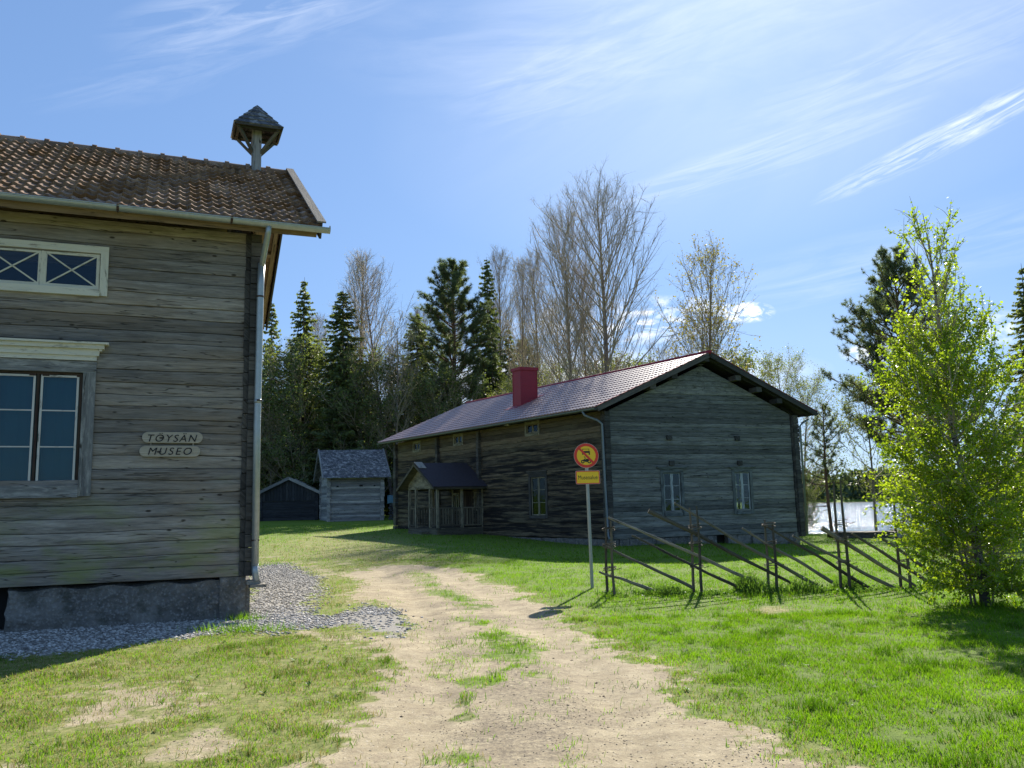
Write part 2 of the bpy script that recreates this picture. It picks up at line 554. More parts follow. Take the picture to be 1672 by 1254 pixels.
M['sash'] = m_wood('peeling_sash', (0.05, 0.03, 0.025), (0.13, 0.09, 0.07), paint=((0.62, 0.60, 0.52), 0.32, 0.42))
M['sash_cold'] = m_wood('grey_green_sash', (0.20, 0.215, 0.21), (0.40, 0.43, 0.42), paint=((0.50, 0.54, 0.52), 0.4, 0.6))
M['sash_dark'] = m_wood('brown_red_sash', (0.035, 0.02, 0.016), (0.09, 0.06, 0.045))
M['porch'] = m_wood('porch_timber', (0.07, 0.065, 0.05), (0.20, 0.18, 0.13), grain=0.7)
M['soffit'] = m_wood('soffit_boards', (0.22, 0.15, 0.09), (0.46, 0.33, 0.20), tint=(0.25, 0.2, 0.15), tint_amt=0.3)
M['verge'] = m_wood('pale_verge_board', (0.26, 0.23, 0.19), (0.52, 0.48, 0.40), tint_amt=0.1)
M['pole'] = m_wood('fence_pole_bark', (0.07, 0.06, 0.048), (0.24, 0.205, 0.16), grain=2.0)
M['pole_light'] = m_wood('barkless_fence_rail', (0.14, 0.12, 0.09), (0.46, 0.40, 0.31), grain=2.0)
M['plaque'] = m_wood('carved_plaque', (0.30, 0.26, 0.20), (0.56, 0.50, 0.40), grain=1.2, cracks=False, rough=0.8)
M['letter'] = m_plain('carved_letter', (0.012, 0.014, 0.018), 0.9)
M['zinc'] = m_plain('galvanised_steel', (0.36, 0.40, 0.40), 0.42, 0.55, 0.25, 14)
M['zinc_dull'] = m_plain('dull_zinc', (0.20, 0.23, 0.23), 0.55, 0.4, 0.25, 14)
M['rust'] = m_plain('rusty_iron', (0.06, 0.035, 0.025), 0.8, 0.2, 0.4, 20)
M['red_metal'] = m_plain('red_sheet_metal', (0.27, 0.008, 0.018), 0.5, 0.0, 0.15, 3, coat=0.0)
M['sign_red'] = m_plain('sign_red', (0.72, 0.04, 0.015), 0.45, var=0.06)
M['sign_yellow'] = m_plain('sign_yellow', (0.93, 0.58, 0.012), 0.45, var=0.06)
M['sign_black'] = m_plain('sign_black', (0.012, 0.011, 0.01), 0.5)
M['sign_back'] = m_plain('sign_back_aluminium', (0.5, 0.42, 0.36), 0.45, 0.4)
M['steel_post'] = m_plain('grey_steel_post', (0.33, 0.36, 0.35), 0.5, 0.3, 0.2, 9)
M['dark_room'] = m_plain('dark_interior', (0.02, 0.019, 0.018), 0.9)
M['curtain_blue'] = m_plain('pale_blue_blind', (0.045, 0.19, 0.21), 0.9, var=0.1, scale=3)  # teal colour paints the sky's reflection in the museum window panes
M['curtain_green'] = m_plain('green_curtain', (0.30, 0.33, 0.13), 0.9, var=0.2, scale=3)
M['curtain_white'] = m_plain('white_curtain', (0.55, 0.55, 0.55), 0.9, var=0.1)
M['rock'] = m_plain('grey_rock', (0.22, 0.21, 0.19), 0.9, var=0.4, scale=6, bump=0.5)
M['tarp'] = m_plain('teal_tarp', (0.05, 0.13, 0.16), 0.5, var=0.3)
M['felt'] = m_plain('dark_roof_felt', (0.045, 0.036, 0.042), 0.9, var=0.35, scale=10)


def m_glass(name, tint=(0.7, 0.8, 0.85), alpha=0.75):
    m, t = new_mat(name)
    oc = t.n('ShaderNodeTexCoord').outputs['Object']
    bp = t.n('ShaderNodeBump', {'Height': t.noise(oc, 3.5, 2, 0.5), 'Strength': 0.10, 'Distance': 0.03})
    gl = t.n('ShaderNodeBsdfGlossy', {'Color': (0.30, 0.38, 0.42, 1), 'Roughness': 0.02, 'Normal': bp.outputs[0]})
    tr = t.n('ShaderNodeBsdfTransparent', {'Color': (*tint, 1)})
    fr = t.n('ShaderNodeFresnel', {'IOR': 1.5, 'Normal': bp.outputs[0]})
    f = t.math('ADD', t.math('MULTIPLY', fr.outputs[0], 1.0), 0.02, clamp=True)
    mx = t.n('ShaderNodeMixShader', {0: f, 1: tr.outputs[0], 2: gl.outputs[0]})
    finish(t, mx.outputs[0])
    return m


M['glass'] = m_glass('old_window_glass')
M['glass_clear'] = m_glass('clear_window_glass', (0.85, 0.9, 0.92), 0.8)


def m_tile():
    m, t = new_mat('old_concrete_tiles')
    oc = t.attr('lc', 'Vector')
    n1 = t.noise(oc, 9, 6, 0.65)
    n2 = t.noise(oc, 1.1, 5, 0.6, 0.5)
    n3 = t.noise(oc, 30, 4, 0.6)
    sd = t.n('ShaderNodeSeparateXYZ', {0: oc}).outputs[2]
    c = t.ramp(n1, [(0.3, (0.13, 0.085, 0.058)), (0.7, (0.46, 0.33, 0.24))])
    c = t.mix(1.0, c, t.ramp(t.math('FRACT', t.math('MULTIPLY', sd, 5.3)), [(0, (0.72, 0.7, 0.7)), (1, (1.2, 1.2, 1.2))]), 'MULTIPLY')
    c = t.mix(t.rng(n2, 0.44, 0.62, 0, 0.8), c, t.mix(n3, (0.09, 0.045, 0.016), (0.24, 0.12, 0.04)))
    c = t.mix(t.rng(t.noise(oc, 3.1, 6, 0.7), 0.56, 0.68, 0, 0.7), c, (0.035, 0.03, 0.02))
    c = t.mix(t.rng(n3, 0.64, 0.7, 0, 0.6), c, (0.33, 0.33, 0.27))
    bp = t.n('ShaderNodeBump', {'Height': t.math('ADD', n1, n3), 'Strength': 0.5, 'Distance': 0.012})
    b = t.n('ShaderNodeBsdfPrincipled', {'Base Color': c, 'Roughness': 0.95, 'Normal': bp.outputs[0]})
    b.inputs['Specular IOR Level'].default_value = 0.08
    finish(t, b.outputs[0])
    return m


M['tile'] = m_tile()


def m_redroof():
    m, t = new_mat('red_steel_tile_roof')
    oc = t.n('ShaderNodeTexCoord').outputs['Object']
    n1 = t.noise(oc, 2.2, 5, 0.6)
    n2 = t.noise(oc, 25, 4, 0.6)
    c = t.mix(n1, (0.22, 0.105, 0.095), (0.34, 0.20, 0.175))
    c = t.mix(t.rng(n2, 0.55, 0.75, 0, 0.35), c, (0.2, 0.16, 0.15))
    b = t.n('ShaderNodeBsdfPrincipled', {'Base Color': c, 'Roughness': t.rng(n1, 0, 1, 0.36, 0.5)})
    b.inputs['Specular IOR Level'].default_value = 0.8
    b.inputs['Coat Weight'].default_value = 0.8
    b.inputs['Coat Roughness'].default_value = 0.42
    finish(t, b.outputs[0])
    return m


M['red_roof'] = m_redroof()


def m_shingle():
    m, t = new_mat('silver_shingles')
    lc = t.attr('lc', 'Vector')
    sep = t.n('ShaderNodeSeparateXYZ', {0: lc})
    v = t.n('ShaderNodeCombineXYZ', {0: t.math('MULTIPLY', sep.outputs[0], 6), 1: t.math('MULTIPLY', sep.outputs[1], 5), 2: 0.0}).outputs[0]
    br = t.n('ShaderNodeTexBrick', {'Vector': v, 'Scale': 1.0, 'Color1': (0.06, 0.06, 0.065, 1), 'Color2': (0.16, 0.16, 0.165, 1), 'Mortar': (0.012, 0.012, 0.013, 1), 'Mortar Size': 0.04, 'Row Height': 1.0, 'Brick Width': 0.9})
    n1 = t.noise(lc, 4.0, 6, 0.7)
    c = t.mix(t.rng(n1, 0.50, 0.62, 0, 0.8), br.outputs[0], (0.42, 0.41, 0.38))
    n2 = t.noise(lc, 1.3, 4, 0.6)
    c = t.mix(t.rng(n2, 0.5, 0.7, 0, 0.5), c, (0.05, 0.055, 0.04))
    bp = t.n('ShaderNodeBump', {'Height': br.outputs['Fac'], 'Strength': -0.6, 'Distance': 0.02})
    b = t.n('ShaderNodeBsdfPrincipled', {'Base Color': c, 'Roughness': 0.75, 'Normal': bp.outputs[0]})
    finish(t, b.outputs[0])
    return m


M['shingle'] = m_shingle()


def m_concrete():
    m, t = new_mat('rough_old_concrete')
    oc = t.n('ShaderNodeTexCoord').outputs['Object']
    n1 = t.noise(oc, 1.6, 7, 0.65, 0.3)
    n2 = t.noise(oc, 18, 6, 0.65)
    c = t.ramp(n1, [(0.3, (0.07, 0.066, 0.058)), (0.7, (0.24, 0.225, 0.195))])
    c = t.mix(t.rng(n2, 0.5, 0.7, 0, 0.7), c, (0.32, 0.31, 0.28))
    vo = t.n('ShaderNodeTexVoronoi', {'Vector': oc, 'Scale': 16.0}).outputs['Distance']
    c = t.mix(t.rng(vo, 0.12, 0.3, 0.5, 0), c, (0.34, 0.33, 0.30))
    n2 = t.math('SUBTRACT', n2, t.math('MULTIPLY', vo, 0.8))
    c = t.mix(t.rng(t.noise(oc, 3.3, 5, 0.6), 0.52, 0.66, 0, 0.6), c, (0.04, 0.045, 0.03))
    bp = t.n('ShaderNodeBump', {'Height': t.math('ADD', n1, n2), 'Strength': 0.8, 'Distance': 0.03})
    b = t.n('ShaderNodeBsdfPrincipled', {'Base Color': c, 'Roughness': 0.92, 'Normal': bp.outputs[0]})
    finish(t, b.outputs[0])
    return m


M['concrete'] = m_concrete()


def m_ground():
    m, t = new_mat('lawn_and_dirt')
    oc = t.n('ShaderNodeNewGeometry').outputs['Position']
    dirt, dry, grav = t.attr('dirt'), t.attr('dry'), t.attr('gravel')
    n1 = t.noise(oc, 0.8, 6, 0.6)
    n2 = t.noise(oc, 9.0, 6, 0.7)
    n3 = t.noise(oc, 60.0, 4, 0.7)
    g = t.ramp(n2, [(0.25, (0.05, 0.07, 0.012)), (0.5, (0.10, 0.155, 0.018)), (0.8, (0.19, 0.25, 0.03))])
    far_ = t.n('ShaderNodeSeparateXYZ', {0: oc}).outputs[1]
    g = t.mix(t.rng(n1, 0.42, 0.62, 0, 0.45), g, (0.12, 0.19, 0.022))
    g = t.mix(t.rng(far_, 14, 45, 0, 0.6), g, (0.145, 0.235, 0.02))
    g = t.mix(t.rng(n3, 0.5, 0.8, 0, 0.4), g, (0.2, 0.23, 0.08))
    dr = t.ramp(n2, [(0.3, (0.20, 0.17, 0.07)), (0.7, (0.37, 0.32, 0.15))])
    f = t.math('MULTIPLY', dry, t.rng(n2, 0.25, 0.6))
    c = t.mix(f, g, dr)
    d1 = t.ramp(t.noise(oc, 3.0, 8, 0.7), [(0.3, (0.26, 0.21, 0.13)), (0.7, (0.49, 0.415, 0.27))])
    d1 = t.mix(t.rng(n3, 0.52, 0.72, 0, 0.6), d1, (0.17, 0.13, 0.09))
    d1 = t.mix(t.rng(t.noise(oc, 38, 3, 0.5), 0.62, 0.68, 0, 0.6), d1, (0.52, 0.46, 0.36))
    d1 = t.mix(t.rng(t.noise(oc, 1.7, 8, 0.75), 0.54, 0.64, 0, 0.6), d1, (0.22, 0.175, 0.12))
    d1 = t.mix(t.rng(t.noise(oc, 14, 6, 0.75), 0.56, 0.66, 0, 0.55), d1, (0.16, 0.125, 0.085))
    db = t.math('MULTIPLY', t.attr('debris'), t.rng(t.noise(oc, 22, 6, 0.8), 0.38, 0.62))
    d1 = t.mix(t.math('MULTIPLY', db, 0.95), d1, (0.14, 0.115, 0.085))
    fd = t.rng(t.math('ADD', dirt, t.math('MULTIPLY', t.math('SUBTRACT', n2, 0.5), 0.9)), 0.35, 0.65)
    c = t.mix(fd, c, d1)
    gr = t.ramp(t.noise(oc, 45, 3, 0.6), [(0.3, (0.14, 0.13, 0.115)), (0.7, (0.40, 0.38, 0.34))])
    c = t.mix(t.rng(t.math('ADD', grav, t.math('MULTIPLY', t.math('SUBTRACT', n2, 0.5), 1.0)), 0.45, 0.8), c, gr)
    h = t.math('ADD', t.math('MULTIPLY', n2, 1.0), t.math('MULTIPLY', n3, 0.5))
    bp = t.n('ShaderNodeBump', {'Height': h, 'Strength': 0.55, 'Distance': 0.03})
    b = t.n('ShaderNodeBsdfPrincipled', {'Base Color': c, 'Roughness': 0.95, 'Normal': bp.outputs[0]})
    b.inputs['Specular IOR Level'].default_value = 0.15
    finish(t, b.outputs[0])
    return m


M['ground'] = m_ground()


def m_leaf(name, c1, c2, trans=0.45, rough=0.55, tcol=None, spec=0.3):
    m, t = new_mat(name)
    v = t.attr('var')
    c = t.ramp(v, [(0.0, c1), (1.0, c2)])
    d = t.n('ShaderNodeBsdfPrincipled', {'Base Color': c, 'Roughness': rough})
    d.inputs['Specular IOR Level'].default_value = spec
    tcx = t.mix(1.0, c, tcol or (1.5, 1.5, 0.6), 'MULTIPLY')
    tr = t.n('ShaderNodeBsdfTranslucent', {'Color': tcx})
    mx = t.n('ShaderNodeMixShader', {0: trans, 1: d.outputs[0], 2: tr.outputs[0]})
    finish(t, mx.outputs[0])
    return m


M['grass'] = m_leaf('grass_blades', (0.05, 0.12, 0.010), (0.185, 0.345, 0.024), 0.55, tcol=(1.5, 1.5, 0.36), spec=0.12)
M['grass_dry'] = m_leaf('dry_grass_blades', (0.16, 0.15, 0.05), (0.42, 0.37, 0.18), 0.4, tcol=(1.2, 1.15, 0.8))
M['weed'] = m_leaf('weed_leaves', (0.035, 0.085, 0.018), (0.14, 0.25, 0.05), 0.45)
M['birch_leaf'] = m_leaf('young_birch_leaves', (0.10, 0.18, 0.016), (0.30, 0.39, 0.036), 0.58, 0.4, (1.75, 1.7, 0.5), 0.4)
M['bud_leaf'] = m_leaf('opening_buds', (0.18, 0.15, 0.045), (0.36, 0.36, 0.10), 0.45, tcol=(1.4, 1.3, 0.6))
M['pale_leaf'] = m_leaf('pale_spring_leaves', (0.12, 0.16, 0.04), (0.27, 0.31, 0.10), 0.45, tcol=(1.4, 1.4, 0.6))
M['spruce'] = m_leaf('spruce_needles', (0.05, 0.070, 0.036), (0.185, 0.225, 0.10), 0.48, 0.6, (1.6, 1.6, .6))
M['pine'] = m_leaf('pine_needles', (0.06, 0.085, 0.045), (0.19, 0.24, 0.12), 0.45, 0.5, (1.4, 1.4, .7))
M['far'] = m_leaf('far_forest_leaves', (0.05, 0.08, 0.045), (0.11, 0.15, 0.08), 0.3)
M['under'] = m_leaf('undergrowth_leaves', (0.06, 0.085, 0.035), (0.20, 0.25, 0.085), 0.45, tcol=(1.5, 1.5, .7))


def m_bark(name, dark, light, sx_=4.0, bands=False):
    m, t = new_mat(name)
    oc = t.n('ShaderNodeTexCoord').outputs['Object']
    v = t.vmul(oc, (sx_, sx_, 1.2))
    n1 = t.noise(v, 2.0, 6, 0.65)
    c = t.ramp(n1, [(0.35, dark), (0.65, light)])
    if bands:
        k = t.noise(t.vmul(oc, (6, 6, 22)), 1.0, 3, 0.6)
        c = t.mix(t.rng(k, 0.54, 0.60), c, (0.03, 0.027, 0.025))
        hz = t.n('ShaderNodeSeparateXYZ', {0: oc}).outputs[2]
        c = t.mix(t.rng(t.math('ADD', hz, t.math('MULTIPLY', n1, 0.8)), 0.9, 2.2, 0.9, 0), c, (0.045, 0.04, 0.035))
    bp = t.n('ShaderNodeBump', {'Height': n1, 'Strength': 0.7, 'Distance': 0.03})
    b = t.n('ShaderNodeBsdfPrincipled', {'Base Color': c, 'Roughness': 0.9, 'Normal': bp.outputs[0]})
    finish(t, b.outputs[0])
    return m


M['bark'] = m_bark('grey_brown_bark', (0.10, 0.078, 0.06), (0.30, 0.24, 0.19))
M['bark_pine'] = m_bark('orange_pine_bark', (0.07, 0.04, 0.025), (0.22, 0.12, 0.07))
M['bark_birch'] = m_bark('birch_bark', (0.16, 0.14, 0.12), (0.42, 0.39, 0.34), 3.0, True)
M['twig'] = m_plain('twigs', (0.37, 0.31, 0.215), 0.8, var=0.3)


def m_water():
    m, t = new_mat('lake_water')
    oc = t.n('ShaderNodeNewGeometry').outputs['Position']
    n1 = t.noise(t.vmul(oc, (0.9, 2.2, 1)), 1.0, 6, 0.7)
    n2 = t.noise(t.vmul(oc, (5, 9, 1)), 1.0, 3, 0.6)
    gust = t.noise(t.vmul(oc, (0.035, 0.16, 1)), 1.0, 8, 0.75, 0.6)
    n3 = t.noise(t.vmul(oc, (0.25, 0.9, 1)), 1.0, 5, 0.7)
    hh = t.math('ADD', t.math('ADD', n1, t.math('MULTIPLY', n2, 0.25)), t.math('MULTIPLY', n3, 1.5))
    bp = t.n('ShaderNodeBump', {'Height': hh, 'Strength': t.rng(gust, 0.40, 0.58, 0.12, 1.0), 'Distance': 0.13})
    b = t.n('ShaderNodeBsdfPrincipled', {'Base Color': (0.02, 0.04, 0.055, 1), 'Roughness': 0.12, 'IOR': 1.33, 'Normal': bp.outputs[0]})
    finish(t, b.outputs[0])
    return m


M['water'] = m_water()
M['stone'] = m_leaf('gravel_stones', (0.17, 0.16, 0.145), (0.66, 0.63, 0.58), 0.0, 0.8)
M['crumb'] = m_leaf('dirt_pebbles', (0.10, 0.075, 0.05), (0.46, 0.38, 0.28), 0.0, 0.9)


# ------------------------------------------------------------------ ground and water
def make_ground():
    def axis(fine0, fine1, st, hi, gr=1.09):
        a = list(np.arange(fine0, fine1, st))
        s_ = st
        while a[-1] < hi:
            s_ *= gr
            a.append(a[-1] + s_)
        return a
    ys = np.array(sorted(set([-200, -80, -30, -12, -5, -1, 1, 2, 3] + axis(4.0, 14.0, 0.055, 3200, 1.022))))
    xr = axis(0.0, 5.5, 0.06, 3000, 1.03)
    xs = np.array(sorted(set([-v for v in xr] + xr)))
    X, Y = np.meshgrid(xs, ys)
    Z = T(X.ravel(), Y.ravel())
    V = np.stack([X.ravel(), Y.ravel(), Z], 1)
    ny, nx = X.shape
    i = np.arange(ny * nx).reshape(ny, nx)
    F = np.stack([i[:-1, :-1].ravel(), i[:-1, 1:].ravel(), i[1:, 1:].ravel(), i[1:, :-1].ravel()], 1)
    d, dr, g = masks(X.ravel(), Y.ravel())
    o = raw_mesh('ground', V, F, M['ground'], None, {'dirt': ('FLOAT', d), 'dry': ('FLOAT', dr), 'gravel': ('FLOAT', g), 'debris': ('FLOAT', masks.debris)}, True)
    tag(o, kind='structure')


make_ground()
wv = np.array([(-1500, 30, LAKE_Z), (3200, 30, LAKE_Z), (3200, 1000, LAKE_Z), (-1500, 1000, LAKE_Z)], float)
tag(raw_mesh('lake_water', wv, [(0, 1, 2, 3)], M['water']), kind='structure')


# ------------------------------------------------------------------ log walls
def log_wall(mb, fr, s0, s1, z0, z1, course=0.2, openings=(), th=0.16, s0f=None, s1f=None, jit=0.012, seamj=0.008):
    """stacked squared logs; outer face at o=0. openings (s0,s1,z0,z1). s0f/s1f(z) clip for gables"""
    z = z0
    seams = [z0]
    while z < z1 - course * 0.6:
        z += course * random.uniform(0.86, 1.14)
        seams.append(min(z, z1))
    seams[-1] = z1
    k = max(2, int(abs(s1 - s0) / 0.35))
    ph = [[random.uniform(0, 6.3) for _ in range(3)] for _ in seams]

    def sz(i, s_):
        if i == 0 or i == len(seams) - 1:
            return seams[i]
        p = ph[i]
        return seams[i] + seamj * (math.sin(s_ * 1.1 + p[0]) + 0.7 * math.sin(s_ * 2.7 + p[1]) + 0.5 * math.sin(s_ * 6.1 + p[2]))
    for i in range(len(seams) - 1):
        zb, zt = seams[i], seams[i + 1]
        zm = (zb + zt) / 2
        segs = [(s0, s1)]
        for (a, b, c, d) in openings:
            if c < zm < d:
                ns = []
                for (p, q) in segs:
                    if b <= p or a >= q:
                        ns.append((p, q))
                    else:
                        if a > p:
                            ns.append((p, a))
                        if b < q:
                            ns.append((b, q))
                segs = ns
        oj = random.uniform(-jit, jit)
        sd = random.random() * 10
        amp = random.uniform(0.002, 0.008)
        for (p, q) in segs:
            n = max(1, int(abs(q - p) / 0.35))
            vs, fs, lc = [], [], []
            for j in range(n + 1):
                for (t, ins) in ((0.0, 0.030), (0.035, 0.006), (0.3, 0.0), (0.7, 0.0), (0.965, 0.006), (1.0, 0.030)):
                    s_ = p + (q - p) * j / n
                    a, b = sz(i, s_), sz(i + 1, s_)
                    zz = a + (b - a) * t
                    se = s_
                    if s0f is not None:
                        l, r = s0f(zz), s1f(zz)
                        se = l + (r - l) * (s_ - s0) / (s1 - s0)
                    vs.append(fr(se, oj - ins + amp * math.sin(s_ * 1.7 + sd), zz))
                    lc.append((s_, zz, sd))
            for j in range(n):
                for m in range(5):
                    a = j * 6 + m
                    fs.append((a, a + 6, a + 7, a + 1))
            # inner face
            b = len(vs)
            for (s_, t) in ((p, 0), (q, 0), (q, 1), (p, 1)):
                zz = sz(i, s_) if t == 0 else sz(i + 1, s_)
                se = s_
                if s0f is not None:
                    l, r = s0f(zz), s1f(zz)
                    se = l + (r - l) * (s_ - s0) / (s1 - s0)
                vs.append(fr(se, -th, zz))
                lc.append((s_, zz, sd))
            fs.append((b, b + 3, b + 2, b + 1))
            # end caps
            fs.append((0, 5, b + 3, b))
            fs.append((n * 6, b + 1, b + 2, n * 6 + 5))
            mb.add(vs, fs, lc)


def log_ends(mb, fr, s0, s1, z0, z1, o0, o1, course=0.2, jit=0.02):
    z = z0
    while z < z1 - 0.03:
        h = course * random.uniform(0.85, 1.15)
        zt = min(z + h, z1)
        j = random.uniform(-jit, jit)
        mb.box(fr, s0 + random.uniform(-jit, jit) * .7, s1 + random.uniform(-jit, jit), o0, o1 + j, z + 0.006, zt - 0.006, axis=1)
        z = zt


def opening_lining(mb, fr, a, b, c, d, th=0.17):
    mb.box(fr, a - 0.03, a, -th, 0.0, c, d)
    mb.box(fr, b, b + 0.03, -th, 0.0, c, d)
    mb.box(fr, a - 0.03, b + 0.03, -th, 0.0, d, d + 0.03)
    mb.box(fr, a - 0.03, b + 0.03, -th, 0.0, c - 0.03, c)


def sash_window(fr, a, b, c, d, parent, trim, sash, glass, casing=0.11, rows=3, mull=True, pediment=None, inset=0.05,
                curtain_or_sky=None, bars='h', sill=True, bar=0.022, csg_out=0.03, ring=0.0):
    """casing (window) > sash, pane"""
    mb = MB()
    mb.box(fr, a - casing, a, -0.02, csg_out, c - casing * 0.9, d)
    mb.box(fr, b, b + casing, -0.02, csg_out, c - casing * 0.9, d)
    mb.box(fr, a - casing, b + casing, -0.02, csg_out - .003, d, d + casing)
    if sill:
        mb.box(fr, a - 0.001, b + 0.001, -0.02, csg_out + 0.02, c - casing, c)
    opening_lining(mb, fr, a, b, c, d)
    if pediment:
        ph, ov = pediment
        mb.box(fr, a - casing - ov, b + casing + ov, -0.02, csg_out + 0.05, d + casing + ph, d + casing + ph + 0.035)
        mb.box(fr, a - casing - ov * .5, b + casing + ov * .5, -0.02, csg_out + 0.02, d + casing, d + casing + ph)
    wobj = mb.build('window', trim, parent, bevel=0.004)
    mid = (a + b) / 2
    sb = MB()
    f = 0.045
    g = max(0.012, ring * .75)
    if ring:
        rb = MB()
        rb.box(fr, a, a + ring, -inset - 0.04, -inset + 0.022, c, d)
        rb.box(fr, b - ring, b, -inset - 0.04, -inset + 0.022, c, d)
        rb.box(fr, a + ring, b - ring, -inset - 0.04, -inset + 0.021, c, c + ring * .8)
        rb.box(fr, a + ring, b - ring, -inset - 0.04, -inset + 0.021, d - ring * .8, d)
        rb.box(fr, mid - g * .55, mid + g * .55, -inset - 0.04, -inset + 0.023, c + ring * .8, d - ring * .8)
        rb.build('inner_frame', M['sash_dark'], wobj)
        f = 0.03
        c, d = c + ring * .8, d - ring * .8
    halves = [(a + 0.01 + ring, mid - g), (mid + g, b - 0.01 - ring)] if mull else [(a + 0.01, b - 0.01)]
    if mull and not ring:
        sb.box(fr, mid - 0.012, mid + 0.012, -inset - 0.03, -inset + 0.018, c, d)
    for (p, q) in halves:
        sb.box(fr, p, p + f, -inset - 0.02, -inset + 0.012, c + 0.008, d - 0.008)
        sb.box(fr, q - f, q, -inset - 0.02, -inset + 0.012, c + 0.008, d - 0.008)
        sb.box(fr, p + f, q - f, -inset - 0.02, -inset + 0.010, c + 0.008, c + 0.008 + f)
        sb.box(fr, p + f, q - f, -inset - 0.02, -inset + 0.010, d - 0.008 - f, d - 0.008)
        if bars == 'h':
            for r in range(1, rows):
                z = c + (d - c) * r / rows
                sb.box(fr, p + f, q - f, -inset - 0.016, -inset + 0.006, z - bar / 2, z + bar / 2)
        elif bars == 'x':
            z0_, z1_ = c + f, d - f
            for (za, zb) in ((z0_, z1_), (z1_, z0_)):
                sb.beam(fr(p + f, -inset, za), fr(q - f, -inset, zb), 0.02, 0.022, up=fr.n)
    sb.build('sash', sash, wobj, bevel=0.003)
    for (p, q) in halves:
        gb = MB()
        gb.box(fr, p + f - 0.005, q - f + 0.005, -inset - 0.010, -inset - 0.006, c + f, d - f)
        gb.build('pane', glass, wobj)
    if curtain_or_sky:
        cb = MB()
        cm, ranges = curtain_or_sky
        for (p, q, cz0, cz1) in ranges:
            n = 14
            vs, fs = [], []
            for i in range(n + 1):
                s_ = p + (q - p) * i / n
                o = -inset - 0.10 + 0.012 * math.sin(i * 2.1)
                vs += [fr(s_, o, cz0), fr(s_, o, cz1)]
            for i in range(n):
                fs.append((2 * i, 2 * i + 2, 2 * i + 3, 2 * i + 1))
            cb.add(vs, fs)
        cb.build('curtain', cm, wobj)  # cloth curtain; at the museum window, the painted sky reflection
    return wobj


def tiled_slope(mb, P, a0, a1, slope, rows, wave, amp, step, nper=6, jit=0.0, saw=False):
    """P(a, b, h): a along eave, b up the slope, h along normal"""
    nw = int(round(abs(a1 - a0) / wave))
    na = nw * nper + 1
    for r in range(rows):
        b0, b1 = slope * r / rows, slope * (r + 1) / rows
        vs, fs, lc = [], [], []
        tj = {}
        for i in range(na):
            a = a0 + (a1 - a0) * i / (na - 1)
            ph = 2 * math.pi * (i % nper) / nper
            h = amp * math.cos(ph) if not saw else amp * (1.2 * math.cos(ph) + 0.25 * math.cos(2 * ph + .6))
            cell = int(i / nper / 2) if jit else 0
            if cell not in tj:
                tj[cell] = (random.uniform(-jit, jit), random.uniform(-jit, jit), random.random() * 10)
            dj, bj, sd = tj[cell]
            if jit == 0:
                sd = r * 0.31 + 0.1
            for (b, hh) in ((b0 + bj - 0.01, -amp - 0.004), (b0 + bj - 0.01, h + step + dj), ((b0 + b1) / 2, h + step * 0.55 + dj), (b1 + 0.03, h + dj * .3)):
                vs.append(P(a, b, hh + amp))
                lc.append((a, b, sd))
        for i in range(na - 1):
            for k in range(3):
                j = i * 4 + k
                fs.append((j, j + 4, j + 5, j + 1))
        mb.add(vs, fs, lc)


def slab(mb, P, a0, a1, b0, b1, h0, h1, axis=None):
    mb.box(P, a0, a1, b0, b1, h0, h1, axis)


# ================================================================== museum building (left, near)
L0 = (-4.15, 13.5)
LW = Wall(L0, 67.7, 1)
LEFT_END = -9.0
HALF = 3.3
lb = empty('log_museum_building', (L0[0], L0[1], 0), 'weathered grey log building with mossy wavy tile roof and white framed windows', 'building')
mb = MB()
win = (-3.58, -2.40, 2.03, 3.70)
upw = (-3.80, -2.24, 4.98, 5.54)
log_wall(mb, LW, LEFT_END, -0.12, 0.62, 6.08, 0.195, [win, upw], jit=0.010)
LG = Wall(LW(0, 0, 0), 67.7 - 90, 1)         # right gable wall, going back; outward to the right
EAVE_Z, RIDGE_Z = 6.12, 8.47
OV = 0.55
slope_k = (RIDGE_Z - EAVE_Z) / (HALF + OV)


def roofz(o):
    """underside of roof along o (outward from front wall), 0 at wall"""
    return EAVE_Z + (OV - o) * slope_k


log_wall(mb, LG, 0.12, 2 * HALF - 0.12, 0.62, 6.08, 0.195)
zt_ = RIDGE_Z - 0.25
log_wall(mb, LG, 0.12, 2 * HALF - 0.12, 6.08, zt_, 0.195,
         s0f=lambda z: 0.12 + (z - 6.08) / slope_k * 0.98, s1f=lambda z: 2 * HALF - 0.12 - (z - 6.08) / slope_k * 0.98)
LB = Wall(LW(0, -2 * HALF, 0), 67.7, -1)
log_wall(mb, LB, LEFT_END, -0.12, 0.62, 6.08, 0.25)
LE = Wall(LW(LEFT_END, 0, 0), 67.7 - 90, -1)
log_wall(mb, LE, 0.12, 2 * HALF - 0.12, 0.62, 6.08, 0.25)
mb.build('wall', M['log_grey'], lb)
mb = MB()
log_ends(mb, LW, -0.125, 0.045, 0.62, 6.05, -0.14, 0.035, 0.23, 0.012)
mb.build('corner_log_ends', M['logend'], lb, bevel=0.008)
mb = MB()
log_ends(mb, LG, -0.10, 0.10, 0.62, 6.05, -0.05, 0.13, 0.23, 0.02)
mb.build('corner_log_ends', M['logend'], lb, bevel=0.008)
# room lining behind the windows
mb = MB()
mb.box(LW, LEFT_END + .3, -0.3, -2.6, -2.5, 0.7, 6.0)
mb.box(LW, LEFT_END + .3, -0.3, -2.5, -0.18, 4.2, 4.25)
mb.box(LW, LEFT_END + .3, -0.3, -2.5, -0.18, 1.0, 1.05)
mb.build('interior', M['dark_room'], lb)
